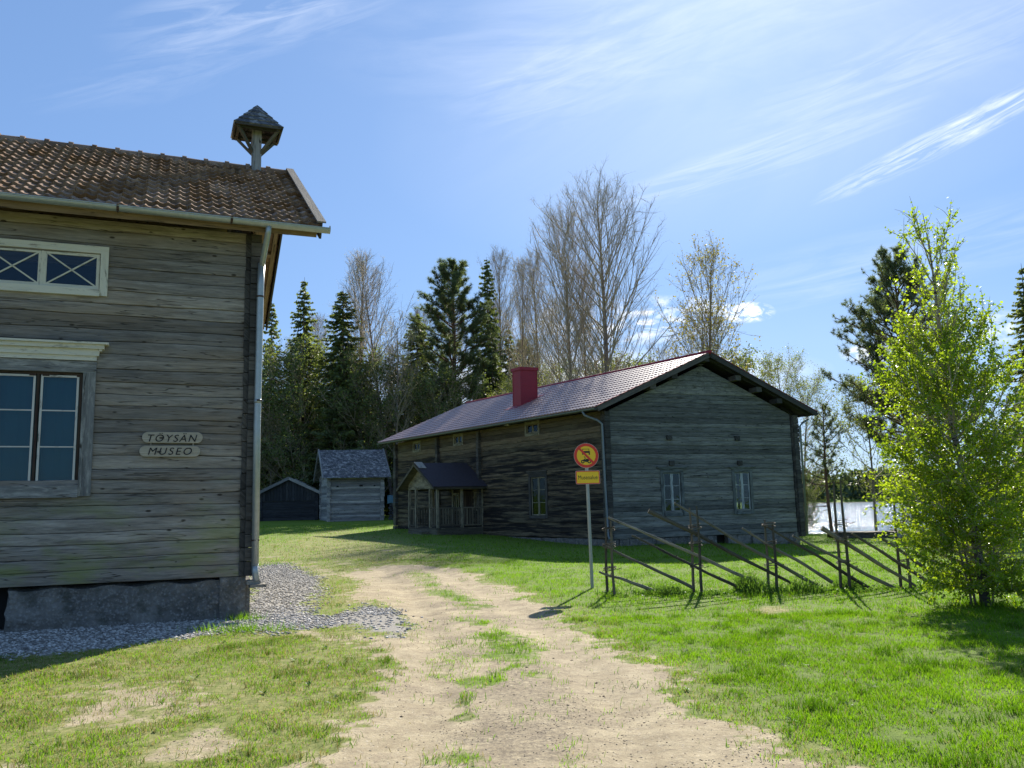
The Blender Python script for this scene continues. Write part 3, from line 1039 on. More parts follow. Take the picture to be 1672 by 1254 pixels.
# plinth: rough cast concrete, ends before the dark crawl opening
mb = MB()
n = 70
vs, fs = [], []
for i in range(n + 1):
    s_ = -3.22 + (3.27) * i / n
    for (z, o) in ((-0.25, 0.04), (-.05, .03), (0.06, 0.02), (0.16, 0.015), (0.26, 0.01), (0.36, 0.0), (0.46, -.01), (0.56, -0.02), (0.60, -0.30)):
        j = 0.04 * (vnoise(s_ * 4, z * 7, 1, 3, 3) - 0.5) * 2
        vs.append(LW(s_ + (0.03 * math.sin(z * 17) if i == 0 else 0), o + j - 0.03, z + (0.02 * math.sin(s_ * 9) if z > .5 else 0)))
for i in range(n):
    for k in range(8):
        a = i * 9 + k
        fs.append((a, a + 9, a + 10, a + 1))
fs.append(tuple(range(9)))
fs.append(tuple(n * 9 + 8 - k for k in range(9)))
mb.add(vs, fs)
mb.box(LG, 0.0, 6.6, -0.4, -0.02, -0.25, 0.615)
mb.box(LW, LEFT_END, -3.75, -0.3, -0.05, -0.25, 0.60)
mb.build('plinth', M['concrete'], lb, smooth=False)
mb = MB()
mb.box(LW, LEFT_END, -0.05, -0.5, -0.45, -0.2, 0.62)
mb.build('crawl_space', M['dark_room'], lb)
# windows
w1 = sash_window(LW, *win, lb, M['trim'], M['sash'], M['glass'], casing=0.17, rows=3, pediment=None, inset=0.04,
                 curtain_or_sky=(M['curtain_blue'], [(win[0] + .02, win[1] - .02, win[2], win[3])]), csg_out=0.035, bar=0.018, ring=0.045)  # full-width sheet added behind the glass carries the reflected sky colour
mb = MB()          # carved cornice above the casing
a, b = win[0] - 0.19, win[1] + 0.17
zc = win[3] + 0.18
mb.box(LW, a, b, -0.02, 0.05, zc, zc + 0.07)
mb.box(LW, a + 0.02, b + 0.03, -0.02, 0.075, zc + 0.07, zc + 0.17)
mb.box(LW, a, b + 0.10, -0.02, 0.12, zc + 0.17, zc + 0.235)
mb.box(LW, a, b + 0.16, -0.02, 0.16, zc + 0.235, zc + 0.265)
for q, (o, z) in enumerate(((0.055, 0.0), (0.08, 0.02), (0.10, 0.045))):
    mb.box(LW, b - 0.04 + q * 0.035, b + q * 0.035, -0.02, o, zc + 0.07 + q * 0.035, zc + 0.172)
mb.build('cornice', M['trim_white'], w1, bevel=0.006)
mb = MB()
for s_ in (win[0] + 0.35, win[0] + 0.12, win[1] - 0.14, win[1] - 0.40):
    mb.box(LW, s_, s_ + 0.008, -0.16, -0.15, win[2], win[3])
for k in range(1, 6):
    z = win[2] + (win[3] - win[2]) * k / 6
    mb.box(LW, win[0], win[1], -0.163, -0.153, z, z + 0.008)
mb.build('inner_lattice', M['trim_white'], w1)
mb = MB()
for (s_, z) in ((win[1] - 0.09, win[3] - 0.05), (win[1] - 0.12, win[2] + 0.02), (-2.99 - 0.12, win[2] + .02), (-2.99 + 0.05, win[2] + .02), (-2.99 - 0.12, win[3] - .05), (-2.99 + 0.05, win[3] - .05)):
    mb = MB()
    mb.box(LW, s_, s_ + 0.09, -0.03, -0.022, z - 0.012, z + 0.02)
    mb.build('corner_iron', M['rust'], w1)
w2 = sash_window(LW, *upw, lb, M['trim_white'], M['trim_white'], M['glass'], casing=0.11, bars='x', inset=0.02, csg_out=0.03)

# roof
LR = azv(67.7)
LN = azv(157.7)


def slopeP(sign):
    # b measured up the slope from eave
    L_ = math.hypot(HALF + OV, RIDGE_Z - EAVE_Z)
    c, s_ = (HALF + OV) / L_, (RIDGE_Z - EAVE_Z) / L_
    base = np.array([L0[0], L0[1], 0.0])
    if sign > 0:
        return lambda a, b, h: base + LR * a + LN * (OV - b * c + h * s_) + np.array([0, 0, EAVE_Z + b * s_ + h * c])
    return lambda a, b, h: base + LR * a + LN * (-2 * HALF - OV + b * c - h * s_) + np.array([0, 0, EAVE_Z + b * s_ + h * c])


SL = math.hypot(HALF + OV, RIDGE_Z - EAVE_Z)
RE = 0.98
mb = MB()
for sg in (1, -1):
    tiled_slope(mb, slopeP(sg), LEFT_END - 0.5, RE, SL, 14, 0.165, 0.0135, 0.058, nper=8 if sg > 0 else 4, jit=0.009, saw=True)
ro = mb.build('roof', M['tile'], lb)
# ridge tiles
mb = MB()
k = 0
s_ = LEFT_END - 0.5
while s_ < RE:
    e = min(s_ + 0.40, RE + .02)
    p = np.array([L0[0], L0[1], 0.0]) - LN * HALF + np.array([0, 0, RIDGE_Z - 0.01])
    dz = random.uniform(-.01, .01)
    mb.tube([p + LR * s_, p + LR * (s_ + .08), p + LR * (s_ + 0.081), p + LR * e + np.array([0, 0, dz])], [0.135, 0.13, 0.105, 0.10], 12)
    s_ = e
mb.build('ridge_tiles', M['tile'], ro)
mb = MB()
for sg in (1, -1):
    P = slopeP(sg)
    nb = 26
    for i in range(nb):      # roof boards, seen from below at eave and verge
        b0 = SL * i / nb
        mb.box(P, LEFT_END - 0.4, RE - 0.05, b0 + 0.004, b0 + SL / nb - 0.002, -0.05, -0.02, axis=0)
    mb.box(P, LEFT_END - 0.4, RE - 0.06, -0.03, 0.0, -0.16, 0.0, axis=0)
    for s_ in np.arange(LEFT_END + .4, RE - 0.3, 0.9):
        mb.box(P, s_, s_ + 0.09, 0.0, 0.62, -0.17, -0.05, axis=1)
    mb.box(P, 0.42, 0.50, 0.0, SL - .06, -0.16, -0.05, axis=1)
    mb.box(P, RE - 0.16, RE - 0.08, 0.0, SL - .06, -0.16, -0.05, axis=1)
    for b_ in (0.9, 2.3, 3.6):
        mb.box(P, -0.1, RE - 0.1, b_, b_ + 0.10, -0.15, -0.052, axis=0)
mb.build('eave_boards', M['soffit'], ro)
mb = MB()
for sg in (1, -1):
    P = slopeP(sg)
    mb = MB()
    mb.box(P, RE - 0.02, RE + 0.015, -0.05, SL + 0.02, -0.17, 0.10, axis=1)
    mb.build('bargeboard', M['logend'], ro, bevel=0.004)
mb = MB()
for sg in (1, -1):
    P = slopeP(sg)
    mb = MB()
    mb.box(P, RE - 0.08, RE + 0.06, -0.10, SL + 0.03, 0.102, 0.128, axis=1)
    mb.build('verge_board', M['verge'], ro, bevel=0.003)


def gutter(mb, P, a0, a1, r, n=8):
    vs, fs = [], []
    for a in (a0, a1):
        for rr in (r, r - 0.006):
            for k in range(n + 1):
                t = math.pi * k / n
                vs.append(P(a, math.cos(t) * rr, -math.sin(t) * rr))
    m = n + 1
    for k in range(n):
        fs.append((k, k + 1, 2 * m + k + 1, 2 * m + k))
        fs.append((m + k, 3 * m + k, 3 * m + k + 1, m + k + 1))
        fs.append((k, m + k, m + k + 1, k + 1))
        fs.append((2 * m + k, 2 * m + k + 1, 3 * m + k + 1, 3 * m + k))
    fs.append((0, 2 * m, 3 * m, m))
    fs.append((n, m + n, 3 * m + n, 2 * m + n))
    mb.add(vs, fs)


GO = OV + 0.085


def gP(a, b, c):
    return LW(a, GO + b, 6.085 + c - a * 0.008)


mb = MB()
gutter(mb, gP, LEFT_END - .5, RE + 0.13, 0.07, 10)
mb.tube([gP(RE + 0.125, 0, -0.005), gP(RE + 0.132, 0, -0.005)], 0.068, 12)
# rolled front bead
mb.tube([gP(LEFT_END - .5, 0.072, 0.0), gP(RE + 0.13, 0.072, 0.0)], 0.010, 6)
g_ = mb.build('gutter', M['zinc'], lb)
mb = MB()
for s_ in (-7.0, -4.9, -2.02, -0.42):
    mb = MB()
    mb.box(gP, s_, s_ + 0.035, -0.09, 0.085, 0.0, 0.012, axis=1)
    for k in range(8):
        t0, t1 = math.pi * k / 8, math.pi * (k + 1) / 8
        mb.beam(gP(s_ + .018, math.cos(t0) * 0.077, -math.sin(t0) * 0.077), gP(s_ + .018, math.cos(t1) * 0.077, -math.sin(t1) * 0.077), 0.035, 0.006, up=LW.n)
    mb.build('gutter_bracket', M['rust'], g_)
mb = MB()
px_ = 0.10
mb.tube([gP(px_ + .06, 0, -0.05), LW(px_ + .05, GO - 0.02, 5.93), LW(px_ + 0.02, 0.20, 5.60), LW(px_ + .01, 0.14, 5.50)], [0.045, 0.045, 0.045, 0.045], 14)
mb.tube([LW(px_ + .01, 0.14, 5.56), LW(px_, 0.13, 5.2), LW(px_ - .01, 0.13, 2.9), LW(px_ + 0.0, 0.14, 0.78)], [0.055, 0.055, 0.055, 0.055], 16)
mb.tube([LW(px_ - .01, 0.13, 3.35), LW(px_ - .01, 0.13, 3.29)], 0.060, 16)
mb.tube([LW(px_ + 0.0, 0.14, 0.80), LW(px_ + 0.0, 0.145, 0.70), LW(px_ + 0.02, 0.20, 0.55)], [0.056, 0.05, 0.05], 14)
dp = mb.build('downpipe', M['zinc'], lb)
dp.data.polygons.foreach_set('use_smooth', np.ones(len(dp.data.polygons), dtype=bool))
mb = MB()
for z in (5.0, 3.32, 1.15):
    mb = MB()
    mb.tube([LW(px_ - .003, 0.13, z), LW(px_ - .003, 0.13, z + 0.025)], 0.063, 14)
    mb.build('pipe_clamp', M['rust'], dp)
mb = MB()
mb.box(LW, -0.02, 0.18, 0.02, 0.22, 0.50, 0.56)
mb.box(LW, 0.02, 0.26, 0.05, 0.30, 0.46, 0.505)
mb.build('splash_board', M['verge'], lb)


# plaques
def text_mesh(txt, size, ext, shear=0.0, spacing=1.0):
    cu = bpy.data.curves.new('lettering', 'FONT')
    cu.body = txt
    cu.size = size
    cu.extrude = ext
    cu.shear = shear
    cu.space_character = spacing
    cu.align_x = 'CENTER'
    cu.align_y = 'CENTER'
    cu.offset = 0.0
    o = bpy.data.objects.new('lettering_tmp', cu)
    COL.objects.link(o)
    dg = bpy.context.evaluated_depsgraph_get()
    me = bpy.data.meshes.new_from_object(o.evaluated_get(dg))
    V = np.array([v.co[:] for v in me.vertices])
    F = [tuple(p.vertices) for p in me.polygons]
    bpy.data.objects.remove(o)
    bpy.data.curves.remove(cu)
    bpy.data.meshes.remove(me)
    return V, F


def rounded(P, w_, h_, r, o0, o1, n=6):
    """rounded plate in frame P(s,o,z) centred at 0,0"""
    pts = []
    for cx_, cz_, t0 in ((w_ / 2 - r, h_ / 2 - r, 0), (-w_ / 2 + r, h_ / 2 - r, 90), (-w_ / 2 + r, -h_ / 2 + r, 180), (w_ / 2 - r, -h_ / 2 + r, 270)):
        for k in range(n + 1):
            t = R(t0 + 90 * k / n)
            pts.append((cx_ + r * math.cos(t), cz_ + r * math.sin(t)))
    vs = [P(x, o1, z) for x, z in pts] + [P(x, o0, z) for x, z in pts]
    m = len(pts)
    fs = [tuple(range(m)), tuple(range(2 * m - 1, m - 1, -1))]
    fs += [(i, i + m, (i + 1) % m + m, (i + 1) % m) for i in range(m)]
    lc = [(x, z, 1.0) for x, z in pts] * 2
    return vs, fs, lc


pc = LW(-1.15, 0, 2.64)
pq = empty('museum_plaque', tuple(pc), 'two oval carved wooden boards reading TÖYSÄN and MUSEO on the grey log wall', 'sign')
for (txt, sc_, zc_) in (('TÖYSÄN', -1.135, 2.745), ('MUSEO', -1.165, 2.535)):
    P = (lambda s_, o, z, sc_=sc_, zc_=zc_: LW(sc_ + s_, 0.02 + o, zc_ + z))
    mb = MB()
    mb.add(*rounded(P, 0.86, 0.165, 0.08, 0.0, 0.022))
    bo = mb.build('board', M['plaque'], pq, bevel=0.003)
    V, F = text_mesh(txt, 0.155, 0.003, 0.24, 1.30 if txt == 'MUSEO' else 1.22)
    V[:, 0] -= (V[:, 0].max() + V[:, 0].min()) / 2
    V[:, 1] -= (V[:, 1].max() + V[:, 1].min()) / 2
    V[:, 0] *= (0.70 if txt != 'MUSEO' else 0.62) / (V[:, 0].max() - V[:, 0].min())
    W_ = np.array([P(p[0], 0.0245 + p[2], p[1]) for p in V])
    raw_mesh('lettering', W_, F, M['letter'], bo)
for s_ in (-1.45, -0.85):
    mb = MB()
    mb.box(LW, s_, s_ + 0.02, 0.02, 0.03, 2.60, 2.68)
    mb.build('link', M['plaque'], pq)

# bell turret on the ridge
bc = np.array([L0[0], L0[1], 0.0]) - LN * (HALF - 0.06) + LR * 0.30
BF = Wall((bc[0], bc[1]), 67.7, 1)
bt = empty('bell_turret', (float(bc[0]), float(bc[1]), 8.45), 'small dark shingled bell shelter on a grey post on the roof ridge', 'bell turret')
mb = MB()
mb.box(BF, -0.09, 0.09, -0.09, 0.09, 8.3, 9.5)
mb.build('post', M['log_barn'], bt, bevel=0.008)
ez = 9.25
hw, hd_ = 0.46, 0.42
mb = MB()
ap = BF(0, 0, 9.86)
for lay in range(5):   # overlapping shingle courses on a pyramid
    t0, t1 = lay / 5, min(1, (lay + 1) / 5 + 0.02)
    for (sx0, sy0), (sx1, sy1) in (((-1, 1), (1, 1)), ((1, 1), (1, -1)), ((1, -1), (-1, -1)), ((-1, -1), (-1, 1))):
        def pt(sx_, sy_, t, lift):
            return BF(sx_ * hw * (1 - t) * (1 + lift), sy_ * hd_ * (1 - t) * (1 + lift), ez + (9.86 - ez) * t + lift * 0.35)
        a_, b_ = pt(sx0, sy0, t0, 0.05), pt(sx1, sy1, t0, 0.05)
        a0_, b0_ = pt(sx0, sy0, t0, 0.0), pt(sx1, sy1, t0, 0.0)
        c_, d_ = pt(sx1, sy1, t1, 0.01), pt(sx0, sy0, t1, 0.01)
        mb.add([a_, b_, c_, d_], [(0, 1, 2, 3)], [(0, t0 * .3, lay), (.9, t0 * .3, lay), (.9, t1 * .3, lay), (0, t1 * .3, lay)])
        mb.add([a0_, b0_, b_, a_], [(0, 1, 2, 3)])
mb.build('roof', M['shingle'], bt)
mb = MB()
for (a0, a1, b0, b1) in ((-hw, hw, hd_ - .03, hd_), (-hw, hw, -hd_, -hd_ + .03), (-hw, -hw + .03, -hd_, hd_), (hw - .03, hw, -hd_, hd_)):
    mb.box(BF, a0, a1, b0, b1, ez - 0.03, ez + 0.035)
for b in (-0.30, 0.26):
    mb.box(BF, -0.42, 0.42, b, b + 0.05, ez - 0.045, ez + 0.01)
for a in (-0.40, 0.34):
    mb.box(BF, a, a + 0.05, -0.36, 0.36, ez - 0.06, ez - 0.0)
mb.build('frame', M['logend'], bt)
for (a, b) in ((-1, 1), (1, 1), (-1, -1), (1, -1)):
    mb = MB()
    mb.beam(BF(a * 0.07, b * 0.06, 8.80), BF(a * 0.40, b * 0.33, ez), 0.05, 0.055)
    mb.build('brace', M['porch'], bt)
mb = MB()
bp_ = BF(0, -0.24, 0)
prof = [(9.22, 0.02), (9.20, 0.06), (9.15, 0.09), (9.06, 0.11), (8.99, 0.15), (8.96, 0.17)]
mb.tube([bp_ + np.array([0, 0, z]) for z, r_ in prof], [r_ for z, r_ in prof], 16)
mb.build('bell', M['rust'], bt, smooth=True)

# ================================================================== long log farmhouse (right)
H0 = (3.55, 32.6)
HF = Fr(H0, 68, -34.5)
GW = Wall(H0, 68, 1)               # gable wall facing camera
SW = Wall(H0, -34.5, -1)           # long wall facing left
HWid, HLen = 8.85, 17.6
hb = empty('log_farmhouse', (H0[0], H0[1], 0), 'long two storey dark log farmhouse with a red metal tile roof and a small porch', 'building')
far_g = Wall(HF(0, HLen, 0), 68, -1)
right_w = Wall(HF(HWid, 0, 0), -34.5, 1)
gw1 = (2.42, 3.20, 1.20, 2.76)
gw2 = (5.75, 6.48, 1.20, 2.76)
mb = MB()
log_wall(mb, GW, 0.15, HWid - 0.15, 0.28, 5.15, 0.185, [gw1, gw2], jit=0.014)
HE, HR_ = 5.20, 7.50
hk = (HR_ - HE) / (HWid / 2 + 0.75)
log_wall(mb, GW, 0.15, HWid - 0.15, 5.15, 7.12, 0.185,
         s0f=lambda z: 0.15 + (z - 5.15) / hk, s1f=lambda z: HWid - 0.15 - (z - 5.15) / hk)
rw = [(2.7, 3.5, 1.2, 2.76), (7.4, 8.2, 1.2, 2.76), (12, 12.8, 1.2, 2.76)]
log_wall(mb, far_g, 0.15, HWid - 0.15, 0.28, 5.15, 0.25)
log_wall(mb, far_g, 0.15, HWid - 0.15, 5.15, 7.12, 0.25,
         s0f=lambda z: 0.15 + (z - 5.15) / hk, s1f=lambda z: HWid - 0.15 - (z - 5.15) / hk)
log_wall(mb, right_w, 0.15, HLen - 0.15, 0.28, 5.15, 0.25, rw)
mb.build('wall', M['log_cold'], hb)
sw_big = (3.98, 5.02, 1.18, 2.78)
sw_small = [(4.40, 5.22, 4.66, 5.05), (10.62, 11.32, 4.66, 5.03), (14.9, 15.55, 4.62, 4.98)]
pdoor = (9.75, 10.75, 0.75, 2.35)
pwin = [(11.05, 11.5, 1.5, 2.2), (9.05, 9.5, 1.5, 2.2)]
mb = MB()
log_wall(mb, SW, 0.15, HLen - 0.15, 0.30, 5.15, 0.215, [sw_big] + sw_small + [pdoor] + pwin, jit=0.02, seamj=0.014)
mb.build('side_wall', M['log_brown'], hb)
for args in ((GW, -0.16, 0.13, 0.28, 5.1, -0.15, 0.06, 0.2), (GW, HWid - 0.13, HWid + 0.18, 0.28, 5.1, -0.15, 0.06, 0.2),
             (SW, -0.12, 0.14, 0.28, 5.1, -0.1, 0.16, 0.2), (SW, 8.93, 9.13, 0.45, 5.1, -0.1, 0.16, 0.2),
             (SW, 12.83, 13.03, 0.5, 5.1, -0.1, 0.16, 0.2), (SW, HLen - 0.14, HLen + 0.14, 0.5, 5.1, -0.1, 0.14, 0.2),
             (right_w, -0.12, 0.14, 0.1, 5.1, -0.1, 0.2, 0.2)):
    mb = MB()
    log_ends(mb, *args)
    mb.build('corner_log_ends', M['logend'], hb)
for (s_, z) in ((2.76, 4.12), (5.97, 4.12), (2.82, 3.12), (6.02, 3.12)):
    mb = MB()
    mb.box(GW, s_ - 0.11, s_ + 0.11, 0.0, 0.07, z - 0.09, z + 0.09, axis=1)
    mb.build('tie_beam_end', M['logend'], hb)
for (s_, dz) in ((1.9, -.30), (2.9, -.30), (5.9, -.30), (6.9, -.30), (7.9, -.30), (HWid / 2, -.24)):
    mb = MB()
    z = HE + (min(s_, HWid - s_) + 0.75) * hk + dz
    mb.box(GW, s_ - 0.13, s_ + 0.13, -0.1, 0.42, z - 0.1, z + 0.1, axis=1)
    mb.build('purlin_end', M['logend'], hb)
mb = MB()   # fieldstone footing
for wl, ln in ((GW, HWid), (SW, HLen), (right_w, HLen), (far_g, HWid)):
    s_ = 0.0
    while s_ < ln:
        d = random.uniform(0.35, 0.8)
        e = min(s_ + d, ln)
        if not (wl is GW and 4.6 < (s_ + e) / 2 < 5.1):
            mb.box(wl, s_ + .01, e - .01, -0.3, -0.02 + random.uniform(-.03, .02), -0.6, 0.27 + random.uniform(-.02, .01))
        s_ = e
mb.build('stone_footing', M['concrete'], hb, bevel=0.03)
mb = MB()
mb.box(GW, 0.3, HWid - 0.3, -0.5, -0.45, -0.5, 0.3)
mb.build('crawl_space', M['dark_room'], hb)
# interior: floor, ceiling, partitions, leaving the line of sight between opposite windows
mb = MB()
mb.box(HF, 0.3, HWid - 0.3, 0.3, HLen - 0.3, 0.75, 0.8)
mb.box(HF, 0.3, HWid - 0.3, 0.3, HLen - 0.3, 3.15, 3.2)
mb.box(HF, 0.3, HWid - 0.3, 4.6, 4.7, 0.8, 3.15)
mb.build('interior', M['dark_room'], hb)
for i, gw in enumerate((gw1, gw2)):
    m_ = (gw[0] + gw[1]) / 2
    cur = (M['curtain_green'], [(gw[0], gw[0] + .14, gw[2], gw[3])]) if i == 0 else None
    sash_window(GW, *gw, hb, M['trim_cold'], M['sash_cold'], M['glass_clear'], casing=0.13, rows=3, pediment=(0.05, 0.16), inset=0.04, curtain_or_sky=cur)
for r_ in rw:
    sash_window(right_w, *r_, hb, M['trim_cold'], M['trim_cold'], M['glass_clear'], casing=0.12, rows=3, inset=0.04)
sash_window(SW, *sw_big, hb, M['logend'], M['trim_olive'], M['glass_clear'], casing=0.13, rows=3, pediment=(0.10, 0.08), inset=0.04,
            curtain_or_sky=(M['curtain_green'], [(sw_big[0], sw_big[1], sw_big[2], sw_big[3])]))
for s_ in sw_small:
    sash_window(SW, *s_, hb, M['trim_olive'], M['trim_olive'], M['glass'], casing=0.12, rows=1, inset=0.03)
for s_ in pwin:
    sash_window(SW, *s_, hb, M['trim_olive'], M['trim_olive'], M['glass'], casing=0.08, rows=1, inset=0.03, curtain_or_sky=(M['curtain_white'], [(s_[0] + .1, s_[0] + .25, s_[2], s_[3])]))
mb = MB()
mb.box(SW, pdoor[0], pdoor[1], -0.08, -0.03, pdoor[2], pdoor[3])
for k in range(5):
    mb.box(SW, pdoor[0] + .02 + k * .2, pdoor[0] + .20 + k * .2, -0.03, -0.015, pdoor[2] + .02, pdoor[3] - .02)
do = mb.build('door', M['sash_dark'], hb)
mb = MB()
mb.tube([SW(9.85, 0.02, 1.55), SW(9.97, 0.02, 1.55)], 0.012, 6)
mb.build('handle', M['rust'], do)

# farmhouse roof
HOV = 0.75
VF, VB = -0.52, HLen + 0.6


def hP(sign):
    L_ = math.hypot(HWid / 2 + HOV, HR_ - HE)
    c, s_ = (HWid / 2 + HOV) / L_, (HR_ - HE) / L_
    if sign > 0:
        return lambda a, b, h: HF(-HOV + b * c - h * s_, a, HE + b * s_ + h * c)
    return lambda a, b, h: HF(HWid + HOV - b * c + h * s_, a, HE + b * s_ + h * c)


HSL = math.hypot(HWid / 2 + HOV, HR_ - HE)
mb = MB()
for sg in (1, -1):
    tiled_slope(mb, hP(sg), VF, VB, HSL, 15, 0.19, 0.015, 0.034, nper=6 if sg > 0 else 4)
hr = mb.build('roof', M['red_roof'], hb)
mb = MB()
P1, P2 = hP(1), hP(-1)
mb.tube([HF(HWid / 2, VF - .02, HR_ + 0.02), HF(HWid / 2, VB, HR_ + 0.02)], 0.085, 12)
mb.build('ridge_cap', M['red_metal'], hr, smooth=True)
mb = MB()
for sg in (1, -1):
    P = hP(sg)
    mb.box(P, VF + 0.03, VB - 0.03, 0.02, HSL, -0.045, -0.012, axis=1)
    for s_ in np.arange(VF + 0.9, VB, 0.95):
        mb.box(P, s_, s_ + 0.09, 0.03, 1.0, -0.15, -0.045, axis=1)
    mb.box(P, VF + 0.28, VF + 0.36, 0.03, HSL, -0.15, -0.045, axis=1)
mb.build('eave_boards', M['log_hut'], hr)
mb = MB()
for sg in (1, -1):
    mb = MB()
    P = hP(sg)
    mb.box(P, VF - 0.012, VF + 0.03, 0.0, HSL + .02, -0.17, 0.03, axis=1)
    mb.box(P, VF - 0.02, VB, -0.03, 0.01, -0.12, 0.0, axis=0)
    mb.build('bargeboard', M['logend'], hr)
mb = MB()
for sg in (1, -1):
    P = hP(sg)
    mb = MB()
    mb.box(P, VF - 0.03, VF + 0.07, -0.02, HSL + .02, 0.032, 0.05, axis=1)
    mb.build('verge_flashing', M['red_metal'], hr)
# chimney
mb = MB()
CU0, CU1, CV0, CV1 = 1.52, 2.36, 8.05, 8.68
mb.box(HF, CU0, CU1, CV0, CV1, 5.9, 7.92)
mb.box(HF, CU0 - .008, CU1 + .008, CV0 - .008, CV1 + .008, 7.18, 7.21)
for z in (6.62, 7.55):
    mb.box(HF, CU0 - .006, CU1 + .006, CV0 - .006, CV1 + .006, z, z + .016)
for (u_, v_) in ((CU0, CV0), (CU1, CV0), (CU0, CV1)):
    mb.box(HF, u_ - .014, u_ + .014, v_ - .014, v_ + .014, 5.9, 7.92)
ch = mb.build('chimney', M['red_metal'], hr, bevel=0.006)
mb = MB()
mb.box(HF, CU0 - 0.06, CU1 + 0.06, CV0 - 0.06, CV1 + 0.06, 7.92, 8.06)
mb.build('chimney_cap', M['red_metal'], ch, bevel=0.01)
mb = MB()
mb.box(hP(1), CV0 - 0.12, CV1 + 0.12, 2.05, 3.75, 0.02, 0.055)
mb.build('chimney_flashing', M['red_metal'], ch)

# gutters and pipes
def hgP(sign):
    if sign > 0:
        return lambda a, b, c: HF(-HOV - 0.05 - b, a, HE - 0.04 + c)
    return lambda a, b, c: HF(HWid + HOV + 0.05 + b, a, HE - 0.04 + c)


for sg in (1, -1):
    mb = MB()
    gutter(mb, hgP(sg), VF, VB, 0.06, 6)
    mb.build('gutter', M['zinc_dull'], hb)
mb = MB()
mb.tube([HF(-HOV - .05, 0.25, HE - 0.10), HF(-HOV - .02, 0.18, HE - 0.25), HF(-0.40, -0.05, 4.75), HF(-0.28, -0.14, 4.6), HF(-0.24, -0.14, 2.5), HF(-0.20, -0.14, 0.45), HF(-0.28, -0.35, 0.3)], 0.045, 10)
mb.build('downpipe', M['zinc_dull'], hb, smooth=True)
mb = MB()
mb.tube([HF(HWid + HOV + .05, 0.0, HE - 0.10), HF(HWid + HOV + .04, -0.02, HE - 0.24), HF(HWid + 0.42, -0.06, HE - 0.42), HF(HWid + 0.27, -0.08, HE - 0.55), HF(HWid + 0.27, -0.08, 0.2)], 0.045, 10)
mb.build('downpipe', M['zinc_dull'], hb, smooth=True)

# porch
po = 2.2           # depth
v0, v1 = 8.85, 11.65
vm = (v0 + v1) / 2


def PF(v, o, z):     # v along wall, o outwards (skewed frame)
    return HF(-o, v, z)


gz_ = 0.38
fl = 0.68
pr_e, pr_t = 2.50, 3.66
pk = (pr_t - pr_e) / ((v1 - v0) / 2 + 0.40)
mb = MB()
for i in range(12):
    o0 = po * i / 12
    mb.box(PF, v0, v1, o0 + .004, o0 + po / 12, fl - 0.05, fl)
mb.box(PF, v0, v1, po - .05, po, 0.3, fl - .05)
mb.box(PF, v0, v0 + .05, 0.0, po - .05, 0.3, fl - .05)
mb.box(PF, v1 - .05, v1, 0.0, po - .05, 0.3, fl - .05)
mb.box(PF, 9.6, 10.9, po, po + 0.35, 0.3, 0.52)
pch = mb.build('porch', M['porch'], hb)
posts = [(v0, po), (v1 - 0.1, po), (9.52, po), (10.88, po), (v0, 1.05), (v1 - .1, 1.05), (v0, 0.02), (v1 - .1, .02)]
for (v, o) in posts:
    mb = MB()
    mb.box(PF, v, v + 0.10, o - 0.10, o, fl if (v, o) != (v0, po) else 0.35, 2.46)
    mb.build('post', M['trim_olive'], pch)
for (a, b) in ((v0 + .1, 9.52), (10.98, v1 - 0.1)):
    mb = MB()
    for z in (fl + 0.08, fl + 0.86):
        mb.box(PF, a, b, po - 0.08, po - 0.03, z, z + 0.06)
    n = int((b - a) / 0.13)
    for i in range(n):
        s_ = a + (b - a) * (i + .5) / n
        mb.box(PF, s_ - .028, s_ + .028, po - 0.06, po - 0.035, fl + 0.13, fl + 0.87)
    mb.build('railing', M['porch'], pch)
for v in (v0, v1 - 0.1):
    for (a, b) in ((0.02, 0.95), (1.05, po - .1)):
        mb = MB()
        for z in (fl + 0.08, fl + 0.86):
            mb.box(PF, v + .02, v + .07, a, b, z, z + 0.06)
        n = int((b - a) / 0.13)
        for i in range(n):
            o = a + (b - a) * (i + .5) / n
            mb.box(PF, v + .03, v + .055, o - .035, o + .035, fl + 0.13, fl + 0.87)
        mb.build('railing', M['porch'], pch)
mb = MB()
mb.box(PF, v0, v1, po - 0.10, po, 2.46, 2.58)
for v in (v0, v1 - 0.1):
    mb.box(PF, v, v + 0.1, 0, po - 0.10, 2.46, 2.58)
n = 14
for i in range(n):      # boarded gable
    s0_, s1_ = v0 + (v1 - v0) * i / n, v0 + (v1 - v0) * (i + 1) / n
    zt0 = pr_e + (min(s0_ - v0, v1 - s0_) + 0.40) * pk - .05
    zt1 = pr_e + (min(s1_ - v0, v1 - s1_) + 0.40) * pk - .05
    q = [PF(s0_ + .004, po - 0.02, 2.58), PF(s1_ - .004, po - 0.02, 2.58), PF(s1_ - .004, po - 0.02, zt1), PF(s0_ + .004, po - 0.02, zt0)]
    q2 = [p + HF.U * 0.02 for p in q]
    mb.add(q + q2, [(0, 1, 2, 3), (7, 6, 5, 4), (0, 3, 7, 4), (1, 5, 6, 2)], [(p[2], s0_, i) for p in q + q2])
mb.build('gable_boarding', M['trim_olive'], pch)
PL = math.hypot((v1 - v0) / 2 + 0.40, pr_t - pr_e)
pc_, ps_ = ((v1 - v0) / 2 + 0.40) / PL, (pr_t - pr_e) / PL
pp1 = lambda a, b, h: PF(v0 - 0.40 + b * pc_ - h * ps_, a, pr_e + b * ps_ + h * pc_)
pp2 = lambda a, b, h: PF(v1 + 0.40 - b * pc_ + h * ps_, a, pr_e + b * ps_ + h * pc_)
mb = MB()
for P in (pp1, pp2):
    for i in range(8):
        mb.box(P, -0.02, po + 0.38, PL * i / 8 - .02, PL * (i + 1) / 8, 0.0 + .004 * (8 - i), 0.02 + .004 * (8 - i), axis=0)
